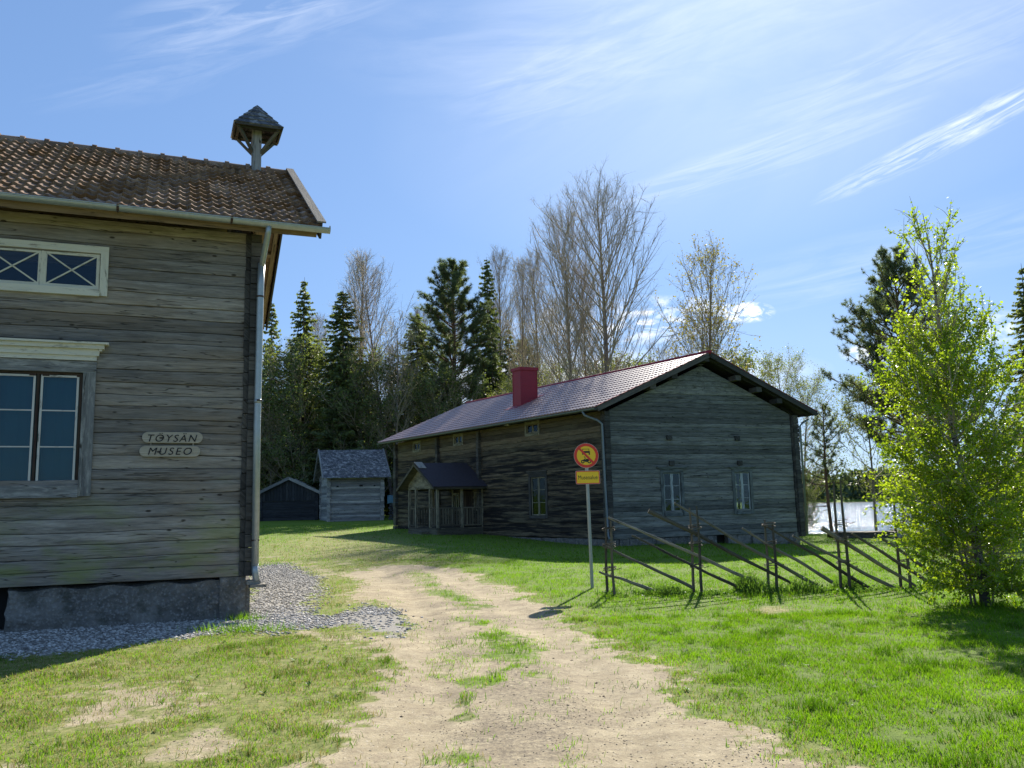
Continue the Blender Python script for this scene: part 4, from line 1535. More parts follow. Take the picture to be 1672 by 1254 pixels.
mb.build('porch_roof', M['felt'], pch)
mb = MB()
for P in (pp1, pp2):
    mb.box(P, po + 0.36, po + 0.40, -0.03, PL, -0.10, -0.004, axis=1)
    mb.box(P, 0.0, po + 0.36, -0.04, 0.0, -0.09, -0.004, axis=0)
    mb.box(P, 0.0, po + 0.36, 0.0, PL, -0.04, -0.01, axis=0)
mb.build('porch_bargeboard', M['porch'], pch)
mb = MB()
for P in (pp1, pp2):
    mb.box(P, po + 0.02, po + 0.39, PL - .55, PL + .01, 0.062, 0.070, axis=1)
mb.build('ridge_flashing', M['verge'], pch)


# ================================================================== outbuildings
def shed(name, label, p, au, av, W_, D_, z0, ze, zr, ridge, wall_m, roof_m, ov=0.4, course=0.2, end_m=None, vertical=False):
    """ridge='u': ridge parallel to the front; 'v': gable to the front"""
    fr = Fr(p, au, av)
    root = empty(name, (p[0], p[1], z0), label, 'shed')
    front, side = Wall(p, au, 1), Wall(p, av, -1)
    back, right = Wall(fr(0, D_, 0), au, -1), Wall(fr(W_, 0, 0), av, 1)
    mb = MB()
    for wl, ln, gable in ((front, W_, ridge == 'v'), (back, W_, ridge == 'v'), (side, D_, ridge == 'u'), (right, D_, ridge == 'u')):
        log_wall(mb, wl, 0.0, ln, z0 - 0.3, ze, course, jit=0.02)
        if gable:
            kk = (zr - ze - .1) / (ln / 2)
            log_wall(mb, wl, 0.0, ln, ze, zr - 0.14, course, s0f=lambda z: (z - ze) / kk, s1f=lambda z, ln=ln: ln - (z - ze) / kk)
    mb.build('wall', wall_m, root)
    for wl, a, b in ((front, -0.14, 0.10), (front, W_ - .10, W_ + .14), (side, D_ - .10, D_ + .14)):
        mb = MB()
        log_ends(mb, wl, a, b, z0 - .2, ze - .05, -0.1, 0.12, course, 0.03)
        mb.build('corner_log_ends', end_m or M['logend'], root)
    mb = MB()
    half = (D_ if ridge == 'u' else W_) / 2
    rise = zr - ze
    Lh = math.hypot(half + ov, rise * (half + ov) / half)
    c, s_ = (half + ov) / Lh, (rise * (half + ov) / half) / Lh
    zb = ze - rise / half * ov
    lo, hi = (-ov, (W_ if ridge == 'u' else D_) + ov)
    if ridge == 'u':
        Ps = (lambda a, b, h: fr(a, -ov + b * c - h * s_, zb + b * s_ + h * c), lambda a, b, h: fr(a, D_ + ov - b * c + h * s_, zb + b * s_ + h * c))
    else:
        Ps = (lambda a, b, h: fr(-ov + b * c - h * s_, a, zb + b * s_ + h * c), lambda a, b, h: fr(W_ + ov - b * c + h * s_, a, zb + b * s_ + h * c))
    for P in Ps:
        n = 12
        for i in range(n):
            b0, b1 = Lh * i / n, Lh * (i + 1) / n + 0.02
            mb.box(P, lo, hi, b0, b1, 0.0 + .003 * (n - i), 0.03 + .004 * (n - i), axis=0)
    rf = mb.build('roof', roof_m, root)
    for P in Ps:
        for a in (lo - 0.03, hi - 0.05):
            mb = MB()
            mb.box(P, a, a + 0.08, -0.04, Lh + 0.04, -0.10, 0.115, axis=1)
            mb.build('bargeboard', M['log_barn'], rf)
    return root, front, side, fr


root, bf, bs, bfr = shed('log_storehouse', 'square silver grey log storehouse with a shingle roof at the forest edge', (-13.2, 61.5), 80, -20, 3.75, 4.2, 0.82, 4.2, 5.95, 'u', M['log_barn'], M['shingle'], 0.5, 0.17, M['log_barn'])
mb = MB()
for (s_, z, ww, hh) in ((0.6, 3.25, .16, .1), (2.25, 3.28, .24, .14), (3.2, 3.26, .12, .1), (2.4, 4.02, .6, .14)):
    mb = MB()
    mb.box(bf, s_ - ww / 2, s_ + ww / 2, 0.0, 0.035, z - hh / 2, z + hh / 2)
    mb.build('vent_hole', M['dark_room'], root)
root, hf_, hs_, hfr = shed('low_log_hut', 'low dark gabled hut half hidden behind the grey building corner', (-19.3, 65.8), 88, -8, 4.2, 4.0, 0.95, 3.05, 4.05, 'v', M['log_hut'], M['shingle'], 0.3, 0.2, M['log_hut'])
mb = MB()
for i in range(18):
    s_ = 0.1 + 4.0 * i / 18
    zt = 3.05 + 1.0 * (1 - abs(s_ + .1 - 2.1) / 2.1) - 0.1
    mb.box(hf_, s_, s_ + 0.2, 0.02, 0.05 + random.uniform(0, .015), 2.35, max(2.5, zt))
mb.build('gable_boarding', M['log_hut'], root)
shed('dark_woodshed', 'dark shed with a pale grey roof squeezed between storehouse and farmhouse', (-8.4, 66), 82, -10, 3.4, 4.0, 0.85, 2.9, 4.1, 'u', M['log_hut'], M['log_barn'], 0.35, 0.2, M['log_hut'])
tb = empty('tarpaulin_stack', (-8.3, 62.5, Tz(-8.3, 62.5)), 'stack of firewood under a teal tarpaulin beside the storehouse', 'woodpile')
mb = MB()
F_ = Wall((-9.1, 62.5), 85, 1)
z0 = Tz(-8.3, 62.5)
for r_ in range(8):
    for c_ in range(9):
        x_ = 0.1 + c_ * 0.2 + (r_ % 2) * 0.08
        mb.tube([F_(x_, 0.0, z0 + 0.1 + r_ * 0.19), F_(x_, 0.6, z0 + 0.1 + r_ * 0.19)], 0.095, 7)
mb.build('firewood', M['log_hut'], tb)
mb = MB()
n = 12
vs, fs = [], []
for i in range(n + 1):
    s_ = -0.05 + 2.0 * i / n
    w_ = 0.03 * math.sin(i * 1.9)
    vs += [F_(s_, 0.66 + w_, z0 + 1.15 + .05 * math.sin(i)), F_(s_, 0.63 + w_, z0 + 1.66), F_(s_, 0.3, z0 + 1.76 + w_), F_(s_, -0.05, z0 + 1.66)]
for i in range(n):
    for k in range(3):
        a = i * 4 + k
        fs.append((a, a + 4, a + 5, a + 1))
mb.add(vs, fs)
mb.build('tarpaulin', M['tarp'], tb, smooth=True)
bn = empty('garden_bench', (-6.9, 55.5, Tz(-6.9, 55.5)), 'small low bench with a pale seat beside the farmhouse far corner', 'bench')
F_ = Wall((-7.65, 55.5), 88, 1)
z0 = Tz(-6.9, 55.5)
mb = MB()
for o in (0.0, 0.15, 0.30):
    mb.box(F_, 0, 1.2, o, o + 0.13, z0 + 0.42, z0 + 0.46)
mb.build('seat', M['verge'], bn)
for (a, b) in ((0.1, 0.04), (1.05, 0.04), (0.1, 0.36), (1.05, 0.36)):
    mb = MB()
    mb.box(F_, a, a + .06, b, b + .05, z0 - 0.02, z0 + 0.42)
    mb.build('leg', M['porch'], bn)

# ================================================================== road sign
sx0, sy0 = 1.46, 16.9
sz0 = Tz(sx0, sy0)
sg = empty('traffic_sign', (sx0, sy0, sz0), 'round red and yellow no vehicles sign above a Museoalue plate on steel post', 'sign')
top = np.array([1.42, 16.87, 2.80])
bot = np.array([sx0, sy0, sz0 - 0.1])
mb = MB()
mb.tube([bot, top], 0.032, 12)
mb.build('post', M['steel_post'], sg, smooth=False)
mb = MB()
mb.tube([top - (0, 0, 0.01), top + (0, 0, .015)], 0.036, 12)
mb.build('cap', M['sign_black'], sg)
SG = Wall((0, 0), 91, 1)


def SP(cx_, cz_):
    # sign face frame following the lean
    def f(s_, o, z):
        zz = cz_ + z
        t = (zz - bot[2]) / (top[2] - bot[2])
        p = bot + (top - bot) * t
        return np.array([p[0], p[1], zz]) + SG.d * (s_ + cx_) + SG.n * (o + 0.034)
    return f


def disc(P, r, o0, o1, n=48, hole=0.0):
    vs, fs = [], []
    for o in (o1, o0):
        for k in range(n):
            t = 2 * math.pi * k / n
            vs.append(P(math.cos(t) * r, o, math.sin(t) * r))
            if hole:
                vs.append(P(math.cos(t) * hole, o, math.sin(t) * hole))
    if hole:
        m = 2 * n
        for k in range(n):
            a, b = 2 * k, 2 * ((k + 1) % n)
            fs += [(a, b, b + 1, a + 1), (m + a, m + a + 1, m + b + 1, m + b), (a, m + a, m + b, b), (a + 1, b + 1, m + b + 1, m + a + 1)]
    else:
        fs = [tuple(range(n)), tuple(range(2 * n - 1, n - 1, -1))] + [(k, k + n, (k + 1) % n + n, (k + 1) % n) for k in range(n)]
    return vs, fs


def poly(P, pts, o0, o1):
    m = len(pts)
    vs = [P(x, o1, z) for x, z in pts] + [P(x, o0, z) for x, z in pts]
    return vs, [tuple(range(m)), tuple(range(2 * m - 1, m - 1, -1))] + [(i, i + m, (i + 1) % m + m, (i + 1) % m) for i in range(m)]


DP = SP(0.0, 2.545)
RD = 0.243
mb = MB()
mb.add(*disc(DP, RD, 0.0, 0.003))
dplate = mb.build('round_plate', M['sign_back'], sg)
mb = MB()
mb.add(*disc(DP, RD - 0.006, 0.003, 0.005, hole=RD * 0.755))
bar_w = 0.021
c45 = math.cos(R(47))
s45 = math.sin(R(47))
rr = RD * 0.76
mb.add(*poly(DP, [(-rr * c45 - bar_w * s45, rr * s45 - bar_w * c45), (rr * c45 - bar_w * s45, -rr * s45 - bar_w * c45), (rr * c45 + bar_w * s45, -rr * s45 + bar_w * c45), (-rr * c45 + bar_w * s45, rr * s45 + bar_w * c45)], 0.0062, 0.0075))
mb.build('red_ring_and_bar', M['sign_red'], dplate)
mb = MB()
mb.add(*disc(DP, RD * 0.755, 0.003, 0.0046))
mb.build('yellow_field', M['sign_yellow'], dplate)
mb = MB()
k = RD / 0.30      # symbols drawn on a disc of radius 0.30


def sym(pts):
    mb.add(*poly(DP, [(x * k, z * k) for x, z in pts], 0.0046, 0.006))


# car from the front: roof frame, bonnet, bumper, wheels
sym([(-0.085, 0.150), (0.075, 0.150), (0.075, 0.162), (-0.085, 0.162)])
sym([(-0.085, 0.105), (-0.075, 0.105), (-0.075, 0.151), (-0.085, 0.151)])
sym([(0.067, 0.105), (0.077, 0.105), (0.077, 0.151), (0.067, 0.151)])
sym([(-0.098, 0.062), (0.092, 0.062), (0.095, 0.100), (0.080, 0.110), (-0.086, 0.110), (-0.100, 0.100)])
sym([(-0.098, 0.020), (-0.066, 0.020), (-0.066, 0.063), (-0.098, 0.063)])
sym([(0.060, 0.020), (0.092, 0.020), (0.092, 0.063), (0.060, 0.063)])
# motorcycle
for cx_ in (-0.090, 0.068):
    n = 18
    mb.add(*disc(lambda s_, o, z, cx_=cx_: DP(cx_ * k + s_, o, -0.145 * k + z), 0.044 * k, 0.0046, 0.006, 20, 0.020 * k))
sym([(-0.090, -0.110), (-0.055, -0.085), (-0.020, -0.095), (0.010, -0.075), (0.040, -0.085), (0.085, -0.110), (0.080, -0.125), (0.045, -0.130), (0.025, -0.155), (-0.030, -0.155), (-0.050, -0.125), (-0.085, -0.130)])
sym([(-0.045, -0.085), (-0.035, -0.045), (-0.060, -0.030), (-0.055, -0.020), (-0.022, -0.036), (-0.020, -0.085)])
mb.build('vehicle_symbols', M['sign_black'], dplate)
PP = SP(0.012, 2.12)
mb = MB()
mb.add(*rounded(PP, 0.475, 0.262, 0.025, 0.0, 0.003))
pl = mb.build('text_plate', M['sign_back'], sg)
mb = MB()
mb.add(*rounded(PP, 0.462, 0.250, 0.022, 0.003, 0.0045))
mb.build('red_border', M['sign_red'], pl)
mb = MB()
mb.add(*rounded(PP, 0.430, 0.218, 0.015, 0.0045, 0.006))
mb.build('yellow_field', M['sign_yellow'], pl)
V, F = text_mesh('Museoalue', 0.10, 0.0008)
V[:, 0] -= (V[:, 0].max() + V[:, 0].min()) / 2
V[:, 1] -= (V[:, 1].max() + V[:, 1].min()) / 2
V[:, 0] *= 0.375 / (V[:, 0].max() - V[:, 0].min())
V[:, 1] *= 1.15
raw_mesh('lettering', np.array([PP(p[0], 0.0068 + p[2], p[1]) for p in V]), F, M['sign_black'], pl)
mb = MB()
for z in (2.66, 2.42, 2.19, 2.05):
    q = SP(0, z)
    mb = MB()
    mb.box(q, -0.045, 0.045, -0.075, -0.002, -0.012, 0.012)
    mb.build('clamp', M['steel_post'], sg)

# ================================================================== roundpole fence
FY = 15.5
fn = empty('roundpole_fence', (4.2, FY, Tz(4.2, FY)), 'rustic roundpole fence of slanting split rails tied between pairs of thin stakes', 'fence')


post_x = [(1.66, 1.36), (3.20, 1.50), (4.52, 1.28), (5.80, 1.92), (6.86, 1.72)]
for (x, zt) in post_x:
    g0 = Tz(x, FY)
    for k_, (dx, dy) in enumerate(((-0.055, 0.07), (0.055, -0.07))):
        mb = MB()
        zt_k = zt + random.uniform(-0.12, 0.03) * (1 if k_ else .3)
        ln = random.uniform(-0.03, 0.03)
        pts = [(x + dx + ln * t + 0.008 * math.sin(t * 7 + x), FY + dy, g0 - 0.15 + (zt_k - g0 + 0.15) * t) for t in (0, .2, .4, .6, .8, 1)]
        mb.tube(pts, [0.027, 0.027, 0.025, 0.023, 0.020, 0.014], 8)
        mb.build('stake', M['pole'], fn)
    for z in ((0.45, 0.85, 1.15) if zt < 2 else (0.5, 0.95, 1.2)):
        mb = MB()
        for q in range(3):
            zz = g0 + z + q * 0.018 + random.uniform(-.03, .03)
            pts = [(x + 0.115 * math.cos(t) + 0.0, FY + 0.13 * math.sin(t), zz + 0.02 * math.sin(t + q)) for t in np.linspace(0, 2 * math.pi, 13)]
            mb.tube(pts, 0.0065, 5, cap=False)
        mb.tube([(x + 0.10, FY - 0.12, g0 + z), (x + 0.19, FY - 0.13, g0 + z + 0.03)], 0.006, 5)
        mb.build('withe_binding', M['pole'], fn)
RAILS = [((1.66, 1.36), (4.39, 0.10999999999999999), 0.034), ((2.08, 1.03), (3.96, 0.07), 0.03), ((1.55, 0.88), (3.11, 0.1), 0.032), ((1.47, 0.41), (2.43, 0.060000000000000005), 0.034), ((2.39, 1.46), (5.14, 0.0), 0.045), ((2.85, 1.59), (5.31, 0.07), 0.035), ((4.05, 1.12), (5.58, 0.13999999999999999), 0.032), ((4.42, 1.18), (6.3, -0.02), 0.033), ((4.93, 0.97), (6.71, -0.010000000000000002), 0.034), ((5.47, 1.09), (7.18, -0.04), 0.055), ((5.99, 0.99), (7.34, 0.060000000000000005), 0.036), ((6.38, 0.97), (7.74, -0.02), 0.045)]
for i, ((xa, za), (xb, zb), r_) in enumerate(RAILS):
    mb = MB()
    n = 10
    pts, rad = [], []
    for j in range(n + 1):
        t = j / n
        wob = 0.016 * math.sin(t * 5 + i * 1.7) + 0.008 * math.sin(t * 13 + i)
        pts.append((xa + (xb - xa) * t, FY + 0.03 * math.sin(i * 2.2) + 0.02 * math.sin(t * 6 + i), za + (zb - za) * t + wob * (t * (1 - t) * 4)))
        rad.append(min(r_, .038) * (1.05 - 0.45 * (1 - t)) * (1 + 0.08 * math.sin(t * 23 + i)))
    if i in (4, 9):
        rad = [r * 1.1 for r in rad[::-1]]
    mb.tube(pts, rad, 8)
    for q in range(4):
        t = random.uniform(0.15, 0.9)
        j = int(t * n)
        p = np.array(pts[j])
        mb.tube([p, p + np.array([random.uniform(-.03, .03), random.uniform(-.05, .05), random.uniform(0.03, 0.06)])], [0.012, 0.006], 5)
    mb.build('rail', M['pole_light'] if i % 3 != 1 else M['pole'], fn)


# ================================================================== vegetation
def cards(P, N, size, aspect=1.0, jitter=0.5, rg=rng, up=None):
    """leaf quads (as 2 tris) at P with random orientation; returns V, F"""
    n = len(P)
    a = rg.normal(size=(n, 3))
    if up is not None:
        a = a * jitter + up
    a /= np.linalg.norm(a, axis=1)[:, None] + 1e-9
    b = rg.normal(size=(n, 3))
    b -= a * (a * b).sum(1)[:, None]
    b /= np.linalg.norm(b, axis=1)[:, None] + 1e-9
    s_ = (size * rg.uniform(0.6, 1.25, n))[:, None] if np.isscalar(size) else size[:, None]
    V = np.stack([P - a * s_ * .5, P + b * s_ * .5 * aspect, P + a * s_ * .5, P - b * s_ * .5 * aspect], 1).reshape(-1, 3)
    i = np.arange(n) * 4
    F = np.concatenate([np.stack([i, i + 1, i + 2], 1), np.stack([i, i + 2, i + 3], 1)])
    return V, F


def tubes_np(lines, n=3):
    """lines: list of (pts(k,3), radii(k)) -> V,F triangles"""
    Vs, Fs = [], []
    b = 0
    ang = np.arange(n) * 2 * math.pi / n
    for pts, rad in lines:
        k = len(pts)
        d = np.gradient(pts, axis=0)
        d /= np.linalg.norm(d, axis=1)[:, None] + 1e-9
        ref = np.array([0.3, 0.8, 0.52]) if abs(d[0] @ np.array([0.3, 0.8, 0.52])) < 0.9 else np.array([1.0, 0, 0])
        u = np.cross(d, ref)
        u /= np.linalg.norm(u, axis=1)[:, None] + 1e-9
        v = np.cross(d, u)
        ring = pts[:, None, :] + (u[:, None, :] * np.cos(ang)[None, :, None] + v[:, None, :] * np.sin(ang)[None, :, None]) * rad[:, None, None]
        Vs.append(ring.reshape(-1, 3))
        for i in range(k - 1):
            for j in range(n):
                j2 = (j + 1) % n
                a_, b_, c_, d_ = b + i * n + j, b + i * n + j2, b + (i + 1) * n + j2, b + (i + 1) * n + j
                Fs.append((a_, b_, c_))
                Fs.append((a_, c_, d_))
        b += k * n
    return np.concatenate(Vs), np.array(Fs)


def grow(p, d, L, n, up, wob, rg):
    pts = [np.array(p, float)]
    d = np.array(d, float)
    for i in range(n):
        d = d + np.array([0, 0, up / n]) + rg.normal(size=3) * wob
        d /= np.linalg.norm(d)
        pts.append(pts[-1] + d * L / n)
    return np.array(pts), d


def mesh_data(name, V, F, mat, var=None, smooth=False):
    o = raw_mesh(name, V, F, mat, None, None if var is None else {'var': ('FLOAT', var)}, smooth, link=False)
    me = o.data
    bpy.data.objects.remove(o)
    return me


def rep4(x):
    return np.repeat(x, 4)


def bare_tree(seed, H=22.0, r0=0.22, start=0.22, spread=0.33, n1=46, ang=32, leaf=0, leaf_mat='bud_leaf', n2=9, n3=6,
              top=1.0, trunk_mat='bark', stems=1, leaf_size=0.09, twig_r=0.010, low_leaf=0):
    """deciduous tree in early spring: fine ascending branches; returns (trunk mesh, branch mesh, crown mesh)"""
    rg = np.random.default_rng(seed)
    trunks, br, tips = [], [], []
    for st in range(stems):
        lean = rg.normal(size=2) * (0.02 if stems == 1 else 0.06)
        Hs = H * (1 if st == 0 else rg.uniform(0.7, 0.92))
        base = np.array([rg.normal() * .35 if st else 0, rg.normal() * .35 if st else 0, 0.0])
        z = np.linspace(0, 1, 14)
        tp = base + np.stack([lean[0] * z * Hs + 0.1 * np.sin(z * 5 + seed), lean[1] * z * Hs + 0.1 * np.sin(z * 4 + 2), z * Hs], 1)
        tr = r0 * (1 - z) ** 0.8 * (1 if st == 0 else .75) + 0.012
        trunks.append((tp, tr))
        m1 = n1 if st == 0 else int(n1 * .7)
        for i in range(m1):
            t = start + (0.97 - start) * ((i + rg.uniform()) / m1) ** 0.9
            p = np.array([np.interp(t, z, tp[:, k]) for k in range(3)])
            az_ = i * 2.4 + rg.uniform(-.5, .5)
            shape = math.sin(math.pi * min(1, (1 - t) / (1 - start)) ** 0.75 * 0.72) + 0.08
            L = Hs * spread * shape * rg.uniform(0.75, 1.15)
            an = R(ang + rg.uniform(-8, 14) + 12 * (1 - t))
            d = np.array([math.sin(an) * math.cos(az_), math.sin(an) * math.sin(az_), math.cos(an)])
            q, _ = grow(p, d, L, 6, 0.55 * top, 0.05, rg)
            r1 = min(np.interp(t, z, tr) * 0.5, 0.010 + L * 0.0062)
            br.append((q, np.linspace(r1, 0.008, 7)))
            for j in range(n2):
                u = 0.18 + 0.80 * (j + rg.uniform()) / n2
                k_ = u * 6
                a0 = int(min(5, k_))
                pp = q[a0] + (q[a0 + 1] - q[a0]) * (k_ - a0)
                dd = (q[a0 + 1] - q[a0])
                dd /= np.linalg.norm(dd)
                dd = dd + rg.normal(size=3) * 0.48
                dd[2] += 0.18
                dd /= np.linalg.norm(dd)
                L2 = L * (1.05 - u) * 0.5 + 0.5
                q2, _ = grow(pp, dd, L2, 3, 0.25, 0.10, rg)
                br.append((q2, np.linspace(max(twig_r, r1 * 0.35), twig_r * .6, 4)))
                tips.append(q2[-1])
                for m in range(n3):
                    u3 = rg.uniform(0.15, 1.0)
                    k3 = u3 * 3
                    a3 = int(min(2, k3))
                    p3 = q2[a3] + (q2[a3 + 1] - q2[a3]) * (k3 - a3)
                    d3 = (q2[a3 + 1] - q2[a3])
                    d3 = d3 / np.linalg.norm(d3) + rg.normal(size=3) * 0.55
                    d3[2] += 0.1
                    d3 /= np.linalg.norm(d3)
                    L3 = rg.uniform(0.3, 0.85) * (0.5 + 0.3 * L2)
                    q3 = np.array([p3, p3 + d3 * L3 * .5, p3 + (d3 + rg.normal(size=3) * .15) * L3])
                    br.append((q3, np.array([twig_r * .7, twig_r * .5, twig_r * .3])))
                    tips.append(q3[-1])
                    tips.append(q3[1])
    V, F = tubes_np(trunks, 9)
    tm = mesh_data('trunk', V, F, M[trunk_mat], smooth=True)
    V, F = tubes_np(br, 3)
    bm_ = mesh_data('branches', V, F, M['twig'])
    cm = None
    tips = np.array(tips)
    if leaf:
        idx = rg.integers(0, len(tips), leaf)
        P = tips[idx] + rg.normal(size=(leaf, 3)) * 0.12
        if low_leaf:
            # more leaves low in the crown
            keep = rg.uniform(size=leaf) < np.clip(1.15 - P[:, 2] / H * low_leaf, 0.05, 1)
            P = P[keep]
        V, F = cards(P, None, leaf_size, 0.8, rg=rg)
        cm = mesh_data('crown', V, F, M[leaf_mat], rep4(rg.uniform(size=len(P))))
    return tm, bm_, cm


def spruce(seed, H=20.0, base_r=2.6, z0=0.06, dens=1.0, droop=0.35, taper=0.85):
    rg = np.random.default_rng(seed)
    z = np.linspace(0, 1, 10)
    tp = np.stack([0.05 * np.sin(z * 3 + seed), 0.05 * np.cos(z * 4), z * H], 1)
    trunk = [(tp, 0.0115 * H * (1 - z) + 0.01)]
    br = []
    VP, VA, VB, var = [], [], [], []
    zc = z0 * H
    while zc < H * 0.985:
        t = zc / H
        Rm = base_r * ((1 - t) ** taper) * (0.85 + 0.3 * rg.uniform())
        if t < 0.22:
            Rm *= 0.55 + 2 * t
        nb = max(3, int((4 + 4 * (1 - t)) * dens))
        a0 = rg.uniform(0, 6.28)
        for k in range(nb):
            if rg.uniform() < 0.10:
                continue
            a = a0 + 6.283 * k / nb + rg.uniform(-.25, .25)
            L = max(0.18, Rm * rg.uniform(0.65, 1.12))
            hd = np.array([math.cos(a), math.sin(a), 0])
            n = 6
            u = np.linspace(0, 1, n)
            dz = -droop * L * (u * 1.25 - 0.75 * u ** 2.2) + (0.25 * L * u if t > 0.8 else 0)
            q = np.array([0, 0, zc + rg.uniform(-.1, .1)]) + hd[None] * (u * L)[:, None] + np.array([0, 0, 1.0])[None] * dz[:, None]
            br.append((q, np.linspace(0.012 + 0.008 * L, 0.004, n)))
            m = int(10 + 26 * L)
            uu = rg.uniform(0.12, 1.0, m)
            pp = np.stack([np.interp(uu, u, q[:, c]) for c in range(3)], 1)
            sd_ = np.array([-math.sin(a), math.cos(a), 0])
            side = np.where(rg.uniform(size=m) < .5, -1, 1)
            ln = (0.16 + 0.20 * L * (1.1 - uu)) * rg.uniform(.6, 1.3, m)
            dirv = sd_[None] * side[:, None] * 0.75 + hd[None] * 0.55 + np.array([0, 0, 1.0])[None] * rg.uniform(-0.95, -0.05, m)[:, None]
            VP.append(pp)
            VA.append(dirv * ln[:, None])
            VB.append(rg.normal(size=(m, 3)) * 0.045 + np.array([0, 0, 0.03]))
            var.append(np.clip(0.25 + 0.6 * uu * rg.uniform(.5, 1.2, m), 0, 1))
        zc += (0.30 + 0.22 * (1 - t)) * rg.uniform(.8, 1.2)
    P, A, B, vr = np.concatenate(VP), np.concatenate(VA), np.concatenate(VB), np.concatenate(var)
    V = np.stack([P + B, P + A * .6 + B * 1.1, P + A, P - B], 1).reshape(-1, 3)
    i = np.arange(len(P)) * 4
    F = np.concatenate([np.stack([i, i + 1, i + 2], 1), np.stack([i, i + 2, i + 3], 1)])
    Vt, Ft = tubes_np(trunk, 8)
    Vb, Fb = tubes_np(br, 3)
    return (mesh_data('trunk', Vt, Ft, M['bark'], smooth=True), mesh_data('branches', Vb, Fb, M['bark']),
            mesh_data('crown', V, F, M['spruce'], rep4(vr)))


def pine(seed, H=20.0, start=0.45, rad=2.6, n1=44, tuft=30, tl=0.20, dead=4, lean=0.0):
    rg = np.random.default_rng(seed)
    z = np.linspace(0, 1, 12)
    tp = np.stack([0.12 * np.sin(z * 4 + seed) + lean * z * H, 0.1 * np.cos(z * 3 + seed), z * H], 1)
    tr = 0.012 * H * (1 - z) ** 0.7 + 0.02
    br = []
    C = []
    for i in range(n1):
        t = start + (0.99 - start) * (i + rg.uniform()) / n1
        p = np.array([np.interp(t, z, tp[:, k]) for k in range(3)])
        u = (1 - t) / (1 - start)
        L = rad * (0.25 + 0.95 * math.sin(min(1, u * 1.05) * math.pi * 0.62)) * rg.uniform(.6, 1.15)
        an = R(52 + 28 * u + rg.uniform(-12, 12))
        a = i * 2.4 + rg.uniform(-.4, .4)
        d = np.array([math.sin(an) * math.cos(a), math.sin(an) * math.sin(a), math.cos(an)])
        q, _ = grow(p, d, L, 5, 0.45, 0.10, rg)
        br.append((q, np.linspace(0.02 + L * .014, 0.012, 6)))
        for j in range(int(4 + L * 4.5)):
            u2 = rg.uniform(.35, 1.0)
            k_ = u2 * 5
            a0 = int(min(4, k_))
            pp = q[a0] + (q[a0 + 1] - q[a0]) * (k_ - a0)
            dd = q[a0 + 1] - q[a0]
            dd = dd / np.linalg.norm(dd) + rg.normal(size=3) * .6 + np.array([0, 0, .25])
            dd /= np.linalg.norm(dd)
            q2 = np.array([pp, pp + dd * rg.uniform(.25, .7) * (0.5 + L * .15)])
            br.append((q2, np.array([0.012, 0.008])))
            for m in range(3):
                C.append(q2[0] + (q2[1] - q2[0]) * (0.5 + 0.25 * m) + rg.normal(size=3) * .05)
    for i in range(dead):
        t = rg.uniform(min(.2, start * .7), start)
        p = np.array([np.interp(t, z, tp[:, k]) for k in range(3)])
        a = rg.uniform(0, 6.28)
        q, _ = grow(p, (math.cos(a), math.sin(a), 0.1), rg.uniform(.8, 2.2), 4, -0.2, .1, rg)
        br.append((q, np.linspace(.03, .008, 5)))
    C = np.array(C)
    P = np.repeat(C, tuft, 0)
    n = len(P)
    d = rg.normal(size=(n, 3)) + np.array([0, 0, .5])
    d /= np.linalg.norm(d, axis=1)[:, None]
    w_ = np.cross(d, rg.normal(size=(n, 3)))
    w_ /= np.linalg.norm(w_, axis=1)[:, None] + 1e-9
    ln = rg.uniform(.6, 1.2, n)[:, None] * tl
    V = np.stack([P - w_ * .010, P + w_ * .010, P + d * ln + w_ * .004], 1).reshape(-1, 3)
    F = np.arange(n * 3).reshape(n, 3)
    var = np.repeat(np.clip(np.repeat(rg.uniform(0, 1, len(C)), tuft) * .7 + rg.uniform(0, .3, n), 0, 1), 3)
    Vt, Ft = tubes_np([(tp, tr)], 9)
    Vb, Fb = tubes_np(br, 4)
    return (mesh_data('trunk', Vt, Ft, M['bark_pine'], smooth=True), mesh_data('branches', Vb, Fb, M['bark_pine']),
            mesh_data('crown', V, F, M['pine'], var))


def plant(protos, name, label, x, y, top_z, proto_h, rot=None, group=None, cat='tree', wide=1.0, zb=None):
    z = Tz(x, y) - 0.05 if zb is None else zb
    s_ = (top_z - z) / proto_h
    root = bpy.data.objects.new(name, None)
    root.empty_display_size = 0.3
    COL.objects.link(root)
    root.location = (x, y, z)
    root.rotation_euler = (0, 0, random.uniform(0, 6.28) if rot is None else rot)
    root.scale = (s_ * wide, s_ * wide, s_)
    tag(root, label, cat, group)
    for nm, me in zip(('trunk', 'branches', 'crown'), protos):
        if me is None:
            continue
        c = bpy.data.objects.new(nm, me)
        COL.objects.link(c)
        c.parent = root
    return root


big_bare = bare_tree(11, 23, 0.28, 0.14, 0.37, 84, 33, leaf=12000, n2=12, n3=7, leaf_mat='bud_leaf', low_leaf=1.5, leaf_size=0.08, top=.7, twig_r=.0085)
bare_b = bare_tree(12, 22, 0.20, 0.26, 0.22, 64, 25, leaf=6000, n2=10, n3=6, leaf_size=0.08, top=.8, low_leaf=1.2)
bare_c = bare_tree(13, 20, 0.16, 0.30, 0.26, 40, 30, leaf=9000, n2=8, n3=5, leaf_mat='bud_leaf', low_leaf=1.3, stems=2)
aspen = bare_tree(14, 18, 0.17, 0.25, 0.30, 38, 28, leaf=5200, n2=8, n3=5, leaf_mat='bud_leaf', stems=3, leaf_size=0.14)
leafy = bare_tree(15, 14, 0.13, 0.12, 0.36, 40, 42, leaf=16000, n2=9, n3=6, leaf_mat='pale_leaf', leaf_size=0.10, twig_r=.007, stems=2)
